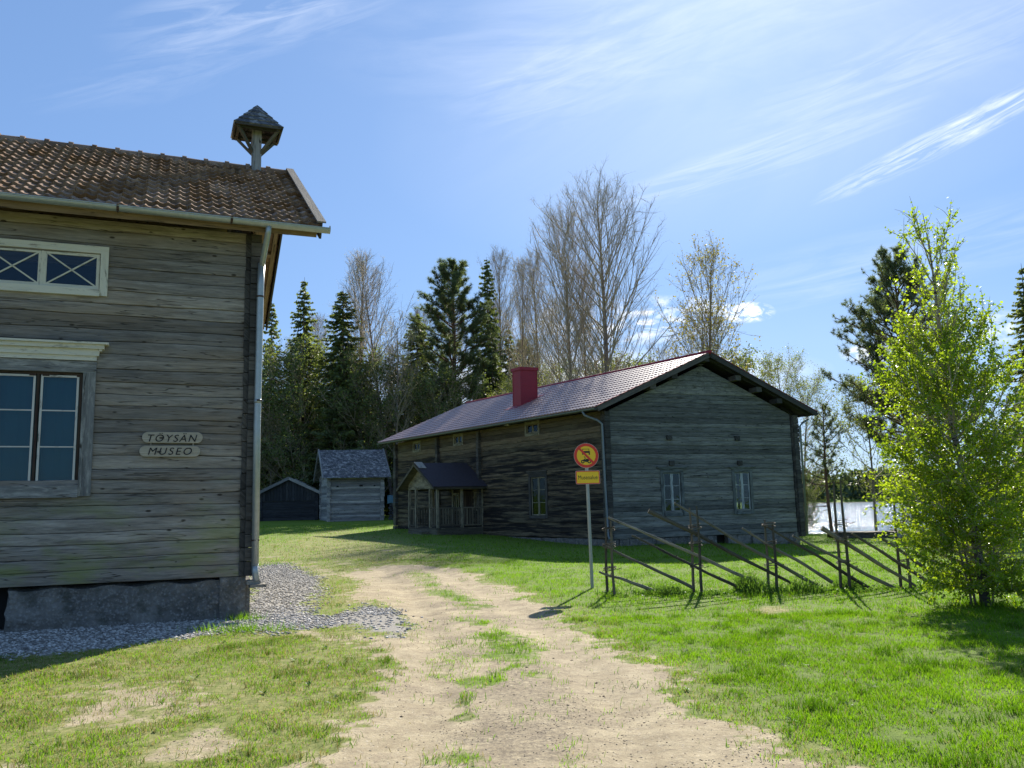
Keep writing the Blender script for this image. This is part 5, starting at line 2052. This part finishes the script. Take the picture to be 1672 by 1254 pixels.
bushy = bare_tree(16, 9, 0.10, 0.05, 0.42, 34, 48, leaf=23000, n2=8, n3=6, leaf_mat='under', leaf_size=0.12, stems=3)
spr_a = spruce(21, 20, 3.5, 0.08, 1.15, 0.42, 0.8)
spr_b = spruce(22, 20, 3.9, 0.03, 1.35, 0.45, 0.62)
spr_c = spruce(23, 20, 2.9, 0.15, 0.95, 0.5, 0.65)
pine_a = pine(31, 20, 0.45, 2.7, 70, 34, .26)
pine_b = pine(32, 20, 0.36, 3.2, 120, 34, .29)
pine_c = pine(33, 16, 0.26, 3.9, 130, 30, .25)

HN = dict(a=20, b=20, c=20)
G = 'trees of the forest edge'
# --- prominent trees of the forest edge, left to right
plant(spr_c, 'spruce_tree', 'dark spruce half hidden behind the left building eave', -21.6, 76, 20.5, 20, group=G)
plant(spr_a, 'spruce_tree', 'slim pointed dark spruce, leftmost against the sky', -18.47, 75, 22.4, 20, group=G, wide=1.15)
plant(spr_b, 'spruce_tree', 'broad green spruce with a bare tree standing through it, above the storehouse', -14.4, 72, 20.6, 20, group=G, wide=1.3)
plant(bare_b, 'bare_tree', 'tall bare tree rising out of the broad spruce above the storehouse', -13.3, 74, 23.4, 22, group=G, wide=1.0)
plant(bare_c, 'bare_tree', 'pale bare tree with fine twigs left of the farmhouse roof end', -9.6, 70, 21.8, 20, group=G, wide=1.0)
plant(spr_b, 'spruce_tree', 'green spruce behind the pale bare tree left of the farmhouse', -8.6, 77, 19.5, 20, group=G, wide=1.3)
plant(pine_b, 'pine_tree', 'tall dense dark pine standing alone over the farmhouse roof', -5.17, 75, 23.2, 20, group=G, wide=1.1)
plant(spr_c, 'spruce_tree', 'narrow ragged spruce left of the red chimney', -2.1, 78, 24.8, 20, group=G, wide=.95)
plant(bare_b, 'bare_tree', 'slender bare tree touching the narrow ragged spruce', -1.2, 80, 25.2, 22, group=G, wide=.8)
plant(bare_b, 'bare_tree', 'slender bare tree directly above the red chimney', 0.85, 68, 20.8, 22, group=G, wide=.7)
plant(bare_b, 'bare_tree', 'slender bare tree just right of the red chimney', 2.2, 67, 21.3, 22, group=G, wide=.8)
plant(big_bare, 'bare_tree', 'tallest bare tree with a fine rounded crown behind the farmhouse roof', 6.55, 58, 22.6, 23, group=G, rot=0.4, wide=.95)
plant(big_bare, 'bare_tree', 'second tallest bare tree on the left flank of the tallest one', 4.3, 60, 21.4, 23, group=G, rot=2.2, wide=.72)
plant(bare_b, 'bare_tree', 'thin bare trunk squeezed between the two tallest bare trees', 5.4, 61, 18.5, 22, group=G, wide=.6)
plant(aspen, 'aspen_tree', 'aspen with small new leaves above the farmhouse gable', 13.6, 62, 19.4, 18, group=G, rot=1.0, wide=1.0)
plant(leafy, 'birch_tree', 'pale green young birch right of the farmhouse gable, far behind', 17.3, 52, 9.6, 14, group=G, wide=1.0, zb=-0.4)

# --- filler rows, same kinds, each its own tree
rf_ = random.Random(5)
fill = []
for i in range(17):
    fill.append((-25 + i * 1.75 + rf_.uniform(-.6, .6), rf_.uniform(80, 92), rf_.choice(['a', 'b', 'c', 'b', 'p']), rf_.uniform(12.5, 19)))
for i in range(13):
    fill.append((-24.5 + i * 1.9 + rf_.uniform(-.6, .6), rf_.uniform(69, 76), rf_.choice(['b', 'b', 'u', 'k', 'a', 'c', 'k']), rf_.uniform(9, 15.5)))
for i in range(12):
    fill.append((0.5 + i * 1.5 + rf_.uniform(-.5, .5), rf_.uniform(62, 84), rf_.choice(['u', 'l', 'k', 'l', 'u']), rf_.uniform(9.5, 14.5)))
for i in range(14):
    fill.append((-50 + i * 1.9 + rf_.uniform(-.8, .8), rf_.uniform(72, 90), rf_.choice(['a', 'b', 'u', 'b', 'p', 'k']), rf_.uniform(9, 20)))
kinds = {'a': (spr_a, 20, 'spruce_tree', 'second row spruce'), 'b': (spr_b, 20, 'spruce_tree', 'second row spruce'),
         'c': (spr_c, 20, 'spruce_tree', 'second row spruce'), 'p': (pine_a, 20, 'pine_tree', 'second row pine'),
         'u': (bushy, 9, 'broadleaf_tree', 'low bushy green tree'), 'k': (bare_c, 20, 'bare_tree', 'short bare tree with buds'),
         'l': (leafy, 14, 'birch_tree', 'young pale green birch')}
GRP = {'a': 'second row spruces', 'b': 'second row spruces', 'c': 'second row spruces', 'p': 'second row pines', 'u': 'bushy understorey trees', 'k': 'short bare trees', 'l': 'young birches behind the roof'}
MARKS = [(-0.40, 'far left behind the museum building'), (-0.262, 'behind the low dark hut'), (-0.225, 'left of the storehouse roof'), (-0.16, 'above the storehouse roof'), (-0.115, 'between storehouse and farmhouse'),
         (-0.06, 'over the far roof end'), (-0.005, 'left of the red chimney'), (0.05, 'right of the red chimney'), (0.13, 'behind the two tallest bare trees'), (9, 'near the farmhouse gable peak')]


def landmark(x, y):
    return next(t for a, t in MARKS if x / y < a)


for (x, y, k_, h) in fill:
    pr, ph_, nm, lab = kinds[k_]
    lab = lab + ' ' + landmark(x, y)
    plant(pr, nm, lab, x, y, h, ph_, group=GRP[k_], wide=1.25 if k_ in 'abcp' else 1.1)
for i in range(9):
    x = -24 + i * 3.6 + rf_.uniform(-1, 1)
    y_ = rf_.uniform(84, 96)
    plant(bare_b, 'bare_tree', 'back row bare tree ' + landmark(x, y_), x, y_, rf_.uniform(18, 23.5), 22, group='back row bare trees')

# deep forest mass behind: dense dark leaf and twig clumps
n = 90000
x = rng.uniform(-62, 30, n)
y = 98 + rng.uniform(0, 26, n)
hmax = 7 + 5 * vnoise(x, y, 0.12, 9, 3) + (x < 0) * 2.5
keep = (x < 0.25 * y - 8)
x, y, hmax = x[keep], y[keep], hmax[keep]
z = T(x, y) + hmax * rng.uniform(0, 1, len(x)) ** 0.8
V, F = cards(np.stack([x, y, z], 1), None, 0.45, 0.7)
tag(raw_mesh('deep_forest', V, F, M['under'], None, {'var': ('FLOAT', rep4(rng.uniform(0, .6, len(x))))}), 'dense dark green forest mass behind the single trees', 'forest', kind='stuff')

# --- lakeside trees at the right
plant(pine_c, 'pine_tree', 'large dark pine by the lake behind the near birch', 20.7, 45, 14.2, 16, rot=1.3, wide=0.9, zb=-0.5)
plant(pine(41, 9, 0.36, 1.5, 34, 22, 0.16, 6), 'pine_tree', 'small slender pine on the shore beside the farmhouse corner', 16.7, 46, 6.5, 9, rot=0.2, wide=1.0, zb=-0.4)
plant(bare_tree(17, 8, 0.07, 0.2, 0.34, 26, 40, leaf=5200, n2=7, n3=5, leaf_mat='pale_leaf', leaf_size=0.09, twig_r=.006), 'birch_tree', 'thin young birch between the small pine and the large pine', 18.7, 45, 7.0, 8, zb=-0.4)
plant(pine(42, 5, 0.12, 1.3, 26, 20, 0.15, 1), 'pine_tree', 'short bushy pine at the waterline left of the big pine trunk', 20.4, 44.5, 2.0, 5, zb=-0.45, wide=1.15)
plant(spr_a, 'spruce_tree', 'dark spruce top at the right edge behind the near birch', 24.6, 40, 12.6, 20, wide=1.2, zb=-0.6)
plant(bushy, 'broadleaf_tree', 'low green shoreline bush at the farmhouse corner', 16.4, 49, 2.0, 9, wide=1.0, zb=-0.6)
plant(leafy, 'birch_tree', 'leafy tree on the shore behind the lower right of the near birch', 24.0, 37.5, 6.0, 14, wide=1.3, zb=-0.6)

# --- far shore wood
n = 2200
fa = rng.uniform(0.10, 1.0, n)
fr_r = 838 + 170 * rng.uniform(0, 1, n) ** 1.6
fx, fy = fr_r * np.sin(fa), fr_r * np.cos(fa)
Vs, vv = [], []
for i in range(n):
    hh = rng.uniform(15, 25) * (1.0 + 0.35 * vnoise(fx[i], 0, 0.006, 44, 2))
    rr = rng.uniform(2.6, 5)
    m = 26
    t = rng.uniform(0, 1, m)
    a = rng.uniform(0, 6.28, m)
    rad = rr * (1 - t * .85) * rng.uniform(.3, 1, m)
    Vs.append(np.stack([fx[i] + rad * np.cos(a), fy[i] + rad * np.sin(a), T(np.full(m, fx[i]), np.full(m, fy[i])) + t * hh], 1))
    vv.append(np.full(m, rng.uniform()))
P = np.concatenate(Vs)
V, F = cards(P, None, 3.9, 0.9)
tag(raw_mesh('far_shore_wood', V, F, M['far'], None, {'var': ('FLOAT', rep4(np.concatenate(vv)))}), 'hazy green wood along the far shore of the lake', 'forest', kind='stuff')


# --- near birch on the right
def near_birch():
    rg = np.random.default_rng(99)
    bx, by = 6.84, 12.86
    bz = Tz(bx, by) - 0.05
    root = empty('birch_tree', (bx, by, bz), 'near young birch in fresh bright green leaf at the right edge of the lawn', 'tree')
    Ht = 6.0
    z = np.linspace(0, 1, 16)
    tx = -0.26 * z ** 1.2 - 0.10 * z + 0.025 * np.sin(z * 9)
    ty = 0.08 * np.sin(z * 4)
    tp = np.stack([bx + tx * 1.2, by + ty, bz + z * Ht], 1)
    tr = 0.072 * (1 - z) ** 1.05 + 0.004
    trunks = [(tp, tr)]
    second = []
    for k, (dx, h, lx, ly) in enumerate(((-0.14, 2.4, -.30, .1), (-0.20, 1.7, -.42, -.25), (0.10, 3.2, .65, .2))):
        zz = np.linspace(0, 1, 8)
        q = np.stack([bx + dx + lx * zz ** 1.3, by + ly * zz, bz + h * zz], 1)
        second.append((q, 0.016 * (1 - zz) + 0.004))
    V, F = tubes_np(trunks, 12)
    raw_mesh('trunk', V, F, M['bark_birch'], root, None, True)
    for q in second:
        V, F = tubes_np([q], 7)
        raw_mesh('side_stem', V, F, M['bark'], root, None, True)
    br, LP = [], []

    def twigs(q, L, nt, leafd):
        for j in range(nt):
            u = 0.12 + 0.86 * (j + rg.uniform()) / nt
            k_ = u * (len(q) - 1)
            a0 = int(min(len(q) - 2, k_))
            pp = q[a0] + (q[a0 + 1] - q[a0]) * (k_ - a0)
            dd = q[a0 + 1] - q[a0]
            dd = dd / np.linalg.norm(dd) + rg.normal(size=3) * 0.55
            dd /= np.linalg.norm(dd)
            L2 = rg.uniform(.16, .42) * (0.5 + 0.55 * L)
            q2, _ = grow(pp, dd, L2, 4, -0.05, 0.12, rg)
            br.append((q2, np.linspace(0.0038, 0.0018, 5)))
            m = int(L2 / 0.024 * leafd)
            uu = rg.uniform(0.05, 1.02, m)
            LP.append(np.stack([np.interp(uu * 4, np.arange(5), q2[:, c]) for c in range(3)], 1) + rg.normal(size=(m, 3)) * 0.026)
    n1 = 200
    for i in range(n1):
        t = 0.035 + 0.945 * (i / n1) ** 1.08
        p = np.array([np.interp(t, z, tp[:, k]) for k in range(3)])
        a = i * 2.39996 + rg.uniform(-.4, .4)
        prof = np.interp(t, [0, .07, .2, .35, .5, .62, .75, .88, 1.0], [0.9, 1.45, 1.75, 1.75, 1.5, 1.3, 1.15, 1.0, .5])
        L = prof * rg.uniform(0.55, 1.08) * 0.88
        an = R(np.interp(t, [0, .3, .55, .8, 1], [84, 66, 50, 34, 18]) + rg.uniform(-10, 10))
        d = np.array([math.sin(an) * math.cos(a), math.sin(an) * math.sin(a), math.cos(an)])
        if (t > .5 and i % 4 == 0) or (t > .66 and i % 2) or (t > .9):
            continue
        q, _ = grow(p, d, L, 6, 0.55 if t > .25 else 0.15, 0.06, rg)
        br.append((q, np.linspace(0.006 + L * .006, 0.0028, 7)))
        lead = np.interp(t, [0.0, .55, .78, 1.0], [1.6, 1.2, 0.75, 0.6])
        twigs(q, L, int(8 + 13 * L), lead)
        m = int(L / 0.028 * lead)
        uu = rg.uniform(0.2, 1.02, m)
        LP.append(np.stack([np.interp(uu * 6, np.arange(7), q[:, c]) for c in range(3)], 1) + rg.normal(size=(m, 3)) * 0.022)
    for q, r_ in second:
        for j in range(16):
            u = rg.uniform(.15, 1)
            p = np.array([np.interp(u * 7, np.arange(8), q[:, c]) for c in range(3)])
            a = rg.uniform(0, 6.28)
            qq, _ = grow(p, (math.cos(a), math.sin(a), .5), rg.uniform(.4, .95), 5, .2, .08, rg)
            br.append((qq, np.linspace(.006, .003, 6)))
            twigs(qq, .8, 13, 1.4)
    # wispy leader shoots
    n_core = sum(len(q) for q in LP)
    for (dx, dz, L, ax) in ((-0.25, 4.9, 0.9, -.35), (-0.02, 5.3, .85, -.12), (0.35, 4.7, 0.85, .18), (0.6, 4.5, .95, .3), (-0.4, 4.4, 0.9, -.45), (0.95, 4.0, .8, .2), (0.0, 5.0, 1.0, .02), (0.15, 4.9, .9, .1), (-0.6, 4.0, .8, -.5), (1.2, 3.7, .8, .3)):
        p = np.array([bx - .3 + dx * .6, by, bz + dz - .2])
        qq, _ = grow(p, (ax, rg.normal() * .2, 1.0), L, 6, .2, .03, rg)
        br.append((qq, np.linspace(.007, .0025, 7)))
        m = int(L / .016)
        uu = rg.uniform(0.05, 1.0, m)
        LP.append(np.stack([np.interp(uu * 6, np.arange(7), qq[:, c]) for c in range(3)], 1) + rg.normal(size=(m, 3)) * 0.022)
    V, F = tubes_np(br, 4)
    raw_mesh('branches', V, F, M['twig'], root)
    P = np.concatenate(LP)
    # crown seen with uneven gaps
    gap = vnoise(P[:, 0] * 1.0 + P[:, 1] * .7, P[:, 2], 2.4, 61, 2)
    P = P[(gap > 0.35 + 0.05 * sstep(P[:, 2], 3.2, 4.4)) | (np.arange(len(P)) >= n_core)]
    V, F = cards(P, None, 0.046, 0.85, rg=rg)
    vr = np.clip(0.75 * vnoise(P[:, 0] + P[:, 1] * .6, P[:, 2], 1.6, 62, 3) + 0.45 * rg.uniform(size=len(P)) - .1, 0, 1)
    raw_mesh('crown', V, F, M['birch_leaf'], root, {'var': ('FLOAT', rep4(vr))})


near_birch()


# --- lawn: real blades, denser near the camera
def blades(n, y0, y1, hscale, wscale, tris, seed, power=1.0, lawn=True, xf=None):
    rg = np.random.default_rng(seed)
    u = rg.uniform(size=n)
    y = (y0 ** power + u * (y1 ** power - y0 ** power)) ** (1 / power)
    half = 0.80 * y + 2.4
    x = rg.uniform(-1, 1, n) * half
    if xf is not None:
        x, y = xf(rg, n)
    d, dr, g = masks(x, y)
    cl = vnoise(x, y, 2.6, 21, 3)
    cl2 = vnoise(x, y, 14.0, 22, 2)
    left = 1 - sstep(x + 0.12 * y, -0.6, 0.8)
    p = (1 - d) ** 1.5 * (1 - g) ** 2 * np.clip(0.42 + 1.7 * (cl - .40) + 1.3 * (cl2 - .5), 0.04, 1.0)
    p = p * (1 - 0.8 * sstep(polydist(x, y, POLY['straw']) + 0.3 * (cl2 - .5), -0.1, 0.15)) * (1 - 0.25 * left) + 0.012 * (d > .5) * (cl > .5)
    k = rg.uniform(size=len(x)) < p
    # not inside the buildings
    for fr_, a_, b_ in ((Fr(H0, 68, -34.5), HWid, HLen), (Fr(tuple(LW(LEFT_END, 0, 0)[:2]), 67.7, -22.3), -LEFT_END, 2 * HALF)):
        mt = np.array([[fr_.U[0], fr_.V[0]], [fr_.U[1], fr_.V[1]]])
        q = np.linalg.solve(mt, np.stack([x - fr_.p[0], y - fr_.p[1]]))
        k &= ~((q[0] > 0) & (q[0] < a_) & (q[1] > 0) & (q[1] < b_))
    x, y, dr, cl, cl2 = x[k], y[k], dr[k], cl[k], cl2[k]
    n = len(x)
    z = T(x, y)
    tuft = sstep(vnoise(x, y, 5.0, 23, 2), 0.62, 0.8)
    h = hscale * rg.uniform(.4, 1.15, n) * (0.45 + 0.8 * cl + 0.9 * tuft) * (1 - 0.35 * dr)
    a = rg.uniform(0, 6.283, n)
    w_ = wscale * rg.uniform(.7, 1.3, n)
    ln = rg.uniform(0.15, 1.0, n) * h
    la = rg.uniform(0, 6.283, n)
    P = np.stack([x, y, z], 1)
    side = np.stack([np.cos(a), np.sin(a), np.zeros(n)], 1) * w_[:, None]
    lean = np.stack([np.cos(la), np.sin(la), np.zeros(n)], 1) * ln[:, None]
    up = np.array([0, 0, 1.0])[None]
    tip = P + lean + up * (h * 0.92)[:, None]
    if tris == 1:
        V = np.stack([P - side, P + side, tip], 1).reshape(-1, 3)
        F = np.arange(3 * n).reshape(n, 3)
        k_ = 3
    else:
        mid = P + lean * .35 + up * (h * .55)[:, None]
        V = np.stack([P - side, P + side, mid + side * .8, mid - side * .8, tip], 1).reshape(-1, 3)
        i = np.arange(n) * 5
        F = np.concatenate([np.stack([i, i + 1, i + 2], 1), np.stack([i, i + 2, i + 3], 1), np.stack([i + 3, i + 2, i + 4], 1)])
        k_ = 5
    isdry = rg.uniform(size=n) < (0.06 + 0.62 * dr)
    var = np.clip(0.25 + 0.55 * vnoise(x, y, 1.1, 24, 3) + 0.40 * (rg.uniform(size=n) - .4) - 0.5 * tuft, 0, 1)
    return V, F, k_, isdry, var


parts = [blades(720000, 4.2, 12.5, 0.050, 0.0026, 3, 1, 1.3), blades(420000, 12.0, 26.0, 0.062, 0.0048, 1, 2, 1.2), blades(170000, 25.5, 56.0, 0.085, 0.011, 1, 3, 1.1)]
for dry, nm, lab in ((False, 'lawn_grass', 'short bright green lawn grass'), (True, 'dry_grass', 'pale dry grass blades among the green')):
    Vs, Fs, vs_ = [], [], []
    b = 0
    for V, F, k_, isd, var in parts:
        sel = isd if dry else ~isd
        vm_ = np.repeat(sel, k_)
        idx = np.cumsum(vm_) - 1
        fm = vm_[F[:, 0]]
        Vs.append(V[vm_])
        Fs.append(idx[F[fm]] + b)
        vs_.append(np.repeat(var, k_)[vm_])
        b += int(vm_.sum())
    tag(raw_mesh(nm, np.concatenate(Vs), np.concatenate(Fs), M['grass_dry' if dry else 'grass'], None, {'var': ('FLOAT', np.concatenate(vs_))}), lab, 'grass', kind='stuff')

# tall grass and weeds along the fence and the birch
rg = np.random.default_rng(50)
n = 9000
cx = np.concatenate([rg.normal(c, s_, int(n * f)) for c, s_, f in ((2.75, .33, .27), (3.45, .25, .10), (4.15, .30, .18), (5.55, .38, .32), (6.8, .2, .06), (1.72, .10, .03), (7.0, .5, .04))])
cy = 15.48 + rg.normal(0, 0.26, len(cx))
m = len(cx)
P = np.stack([cx, cy, T(cx, cy)], 1)
h = rg.uniform(.05, .27, m) * (0.10 + 1.6 * sstep(vnoise(cx, cy * .4, 2.2, 8, 3), .38, .85))
a = rg.uniform(0, 6.28, m)
side = np.stack([np.cos(a), np.sin(a), 0 * a], 1) * 0.006
lean = rg.normal(size=(m, 3)) * (h * .35)[:, None] * np.array([1, 1, 0])
mid = P + lean * .4 + np.array([0, 0, 1.0]) * (h * .6)[:, None]
tip = P + lean * 1.2 + np.array([0, 0, 1.0]) * h[:, None]
V = np.stack([P - side, P + side, mid + side, mid - side, tip], 1).reshape(-1, 3)
i = np.arange(m) * 5
F = np.concatenate([np.stack([i, i + 1, i + 2], 1), np.stack([i, i + 2, i + 3], 1), np.stack([i + 3, i + 2, i + 4], 1)])
ii = rg.integers(0, m, 6000)
lp = P[ii] + np.stack([rg.normal(0, .03, 6000), rg.normal(0, .03, 6000), h[ii] * rg.uniform(.1, 1.0, 6000)], 1)
V2, F2 = cards(lp, None, 0.045, .7, rg=rg)
tag(raw_mesh('tall_grass', np.concatenate([V, V2]), np.concatenate([F, F2 + len(V)]), M['weed'], None, {'var': ('FLOAT', np.concatenate([np.repeat(rg.uniform(size=m), 5), rep4(rg.uniform(size=6000))]))}), 'tall uncut grass and weeds along the fence foot', 'grass', kind='stuff')
# small tufts by the plinth and the pipe
tx_ = np.concatenate([rg.normal(-3.75, .35, 500), rg.normal(-4.1, .15, 200), rg.normal(6.85, .3, 900), rg.normal(-7.2, .5, 300), rg.uniform(3.6, 12, 900)])
ty_ = np.concatenate([rg.normal(12.0, .15, 500), rg.normal(13.2, .12, 200), rg.normal(12.9, .2, 900), rg.normal(24.5, .4, 300), np.zeros(900)])
ty_[-900:] = 32.3 + (tx_[-900:] - 3.6) * 0.40 + rg.normal(0, .1, 900)
m = len(tx_)
P = np.stack([tx_, ty_, T(tx_, ty_)], 1)
h = rg.uniform(.04, .15, m)
a = rg.uniform(0, 6.28, m)
side = np.stack([np.cos(a), np.sin(a), 0 * a], 1) * 0.004
tip = P + rg.normal(size=(m, 3)) * (h * .4)[:, None] * np.array([1, 1, 0]) + np.array([0, 0, 1.0]) * h[:, None]
tag(raw_mesh('grass_tufts', np.stack([P - side, P + side, tip], 1).reshape(-1, 3), np.arange(3 * m).reshape(m, 3), M['grass'], None, {'var': ('FLOAT', np.repeat(rg.uniform(size=m) * .8, 3))}), 'scattered grass tufts along walls and tree foot', 'grass', kind='stuff')


# broad leaved weeds low in the lawn
rg = np.random.default_rng(57)
n = 330
yc = 5 + 14 * rg.uniform(size=n) ** 1.2
xc = rg.uniform(-.75, .78, n) * yc
d_, dr_, g_ = masks(xc, yc)
k = (d_ < .4) & (g_ < .2) & (vnoise(xc, yc, .8, 66, 2) > .38)
xc, yc = xc[k], yc[k]
m = 11
az_ = rg.uniform(0, 6.28, (len(xc), m))
ln = rg.uniform(.02, .055, (len(xc), m)) * rg.uniform(.6, 1.3, (len(xc), 1))
el_ = rg.uniform(.15, .8, (len(xc), m))
B = np.stack([np.repeat(xc[:, None], m, 1), np.repeat(yc[:, None], m, 1), np.repeat(T(xc, yc)[:, None], m, 1) + .005], 2)
D = np.stack([np.cos(az_), np.sin(az_), el_], 2) * ln[..., None]
S_ = np.stack([-np.sin(az_), np.cos(az_), 0 * az_], 2) * (ln * .22)[..., None]
V = np.stack([B, B + D * .6 + S_, B + D * np.array([1, 1, .8]), B + D * .6 - S_], 2).reshape(-1, 3)
i = np.arange(len(xc) * m) * 4
F = np.concatenate([np.stack([i, i + 1, i + 2], 1), np.stack([i, i + 2, i + 3], 1)])
tag(raw_mesh('lawn_weeds', V, F, M['weed'], None, {'var': ('FLOAT', rep4(rg.uniform(size=len(i))))}), 'broad leaved weeds growing low in the lawn', 'weeds', kind='stuff')


# --- stones
def stones(x, y, size, seed, name, mat, lab, vlo=0.0, vhi=1.0, flat=0.38):
    rg = np.random.default_rng(seed)
    n = len(x)
    base = np.array([(1, 0, 0), (-1, 0, 0), (0, 1, 0), (0, -1, 0), (0, 0, 1), (0, 0, -1)], float)
    tri = np.array([(0, 2, 4), (2, 1, 4), (1, 3, 4), (3, 0, 4), (2, 0, 5), (1, 2, 5), (3, 1, 5), (0, 3, 5)])
    B = base[None] * rg.uniform(.55, 1.3, (n, 6, 1)) + rg.normal(size=(n, 6, 3)) * .18
    a = rg.uniform(0, 6.28, n)
    c, s_ = np.cos(a), np.sin(a)
    X = B[..., 0] * c[:, None] - B[..., 1] * s_[:, None]
    Y = B[..., 0] * s_[:, None] + B[..., 1] * c[:, None]
    sz_ = size * rg.uniform(.5, 1.4, n)
    V = np.stack([x[:, None] + X * sz_[:, None], y[:, None] + Y * sz_[:, None] * .75, (T(x, y) + sz_ * .2)[:, None] + B[..., 2] * sz_[:, None] * flat], 2).reshape(-1, 3)
    F = (tri[None] + (np.arange(n) * 6)[:, None, None]).reshape(-1, 3)
    tag(raw_mesh(name, V, F, M[mat], None, {'var': ('FLOAT', np.repeat(rg.uniform(vlo, vhi, n), 6))}), lab, 'gravel' if 'gravel' in name else 'stones', kind='stuff')


n = 90000
x, y = rng.uniform(-9, -0.9, n), rng.uniform(9, 26, n)
_, _, g = masks(x, y)
dens = np.where(y > 15, 0.55, 1.0) * np.where((x > -2.6) & (y < 13.5), .22, 1.0)
k = (rng.uniform(size=n) < g * 0.9 * dens)
x, y = x[k], y[k]
stones(x, y, 0.026, 71, 'gravel_stones', 'stone', 'loose pale grey crushed stone by the building corner')
n = 60000
y = 4.3 + 20 * rng.uniform(size=n) ** 1.7
x = rng.uniform(-1, 1, n) * (0.5 * y + 2) - 0.6
d, _, g = masks(x, y)
k = (d > 0.4) & (rng.uniform(size=n) < 0.25 + 0.75 * sstep(vnoise(x, y, 2.0, 91, 3), .5, .65))
stones(x[k], y[k], 0.0065, 72, 'path_pebbles', 'crumb', 'small pebbles and crumbs on the dirt track')
n = 160
y = rng.uniform(7, 15, n)
x = rng.uniform(-2.6, 0.8, n)
d, _, g = masks(x, y)
k = d > .3
stones(x[k], y[k], 0.013, 73, 'dirt_clods', 'crumb', 'dark clods lying on the dirt track', 0.0, 0.15)

# low jetty and shore stones at the right
jt = empty('plank_jetty', (18.9, 41.0, Tz(18.9, 41.0)), 'low dark plank jetty on the lawn edge by the water', 'jetty')
J = Wall((15.4, 42.6), 100, 1)
mb = MB()
for i in range(26):
    mb.box(J, i * 0.25 + .01, i * 0.25 + 0.24, -1.0 + random.uniform(-.1, .1), 0.6 + random.uniform(-.12, .05), -0.06 + .004 * (i % 3), -0.02 + .004 * (i % 3))
mb.build('deck', M['porch'], jt)
mb = MB()
mb.box(J, 0, 6.5, 0.40, 0.47, -0.55, -0.062)
mb.build('beam', M['logend'], jt)
mb = MB()
mb.box(J, 0, 6.5, -0.9, -0.8, -0.55, -0.062)
mb.build('beam', M['logend'], jt)
for (px, py, r_, lab) in ((18.75, 43.2, 0.33, 'pointed pale shore rock beside the jetty'), (17.9, 40.6, 0.26, 'low brown rock in front of the jetty')):
    rg = np.random.default_rng(int(px * 10))
    th = np.linspace(0, math.pi, 9)
    vs, fs = [], []
    for i, t in enumerate(th):
        for k in range(14):
            a = 2 * math.pi * k / 14
            q = r_ * (1 + 0.28 * (vnoise(math.cos(a) * 2 + 5 + math.cos(t) * 3, math.sin(a) * 2 + 5, 1, 4, 3) - .5) * 2)
            vs.append((px + q * math.sin(t) * math.cos(a) * 1.3, py + q * math.sin(t) * math.sin(a), Tz(px, py) + 0.05 + q * math.cos(t) * .9))
    for i in range(8):
        for k in range(14):
            fs.append((i * 14 + k, i * 14 + (k + 1) % 14, (i + 1) * 14 + (k + 1) % 14, (i + 1) * 14 + k))
    tag(raw_mesh('shore_rock', np.array(vs), fs, M['rock']), lab, 'rock')
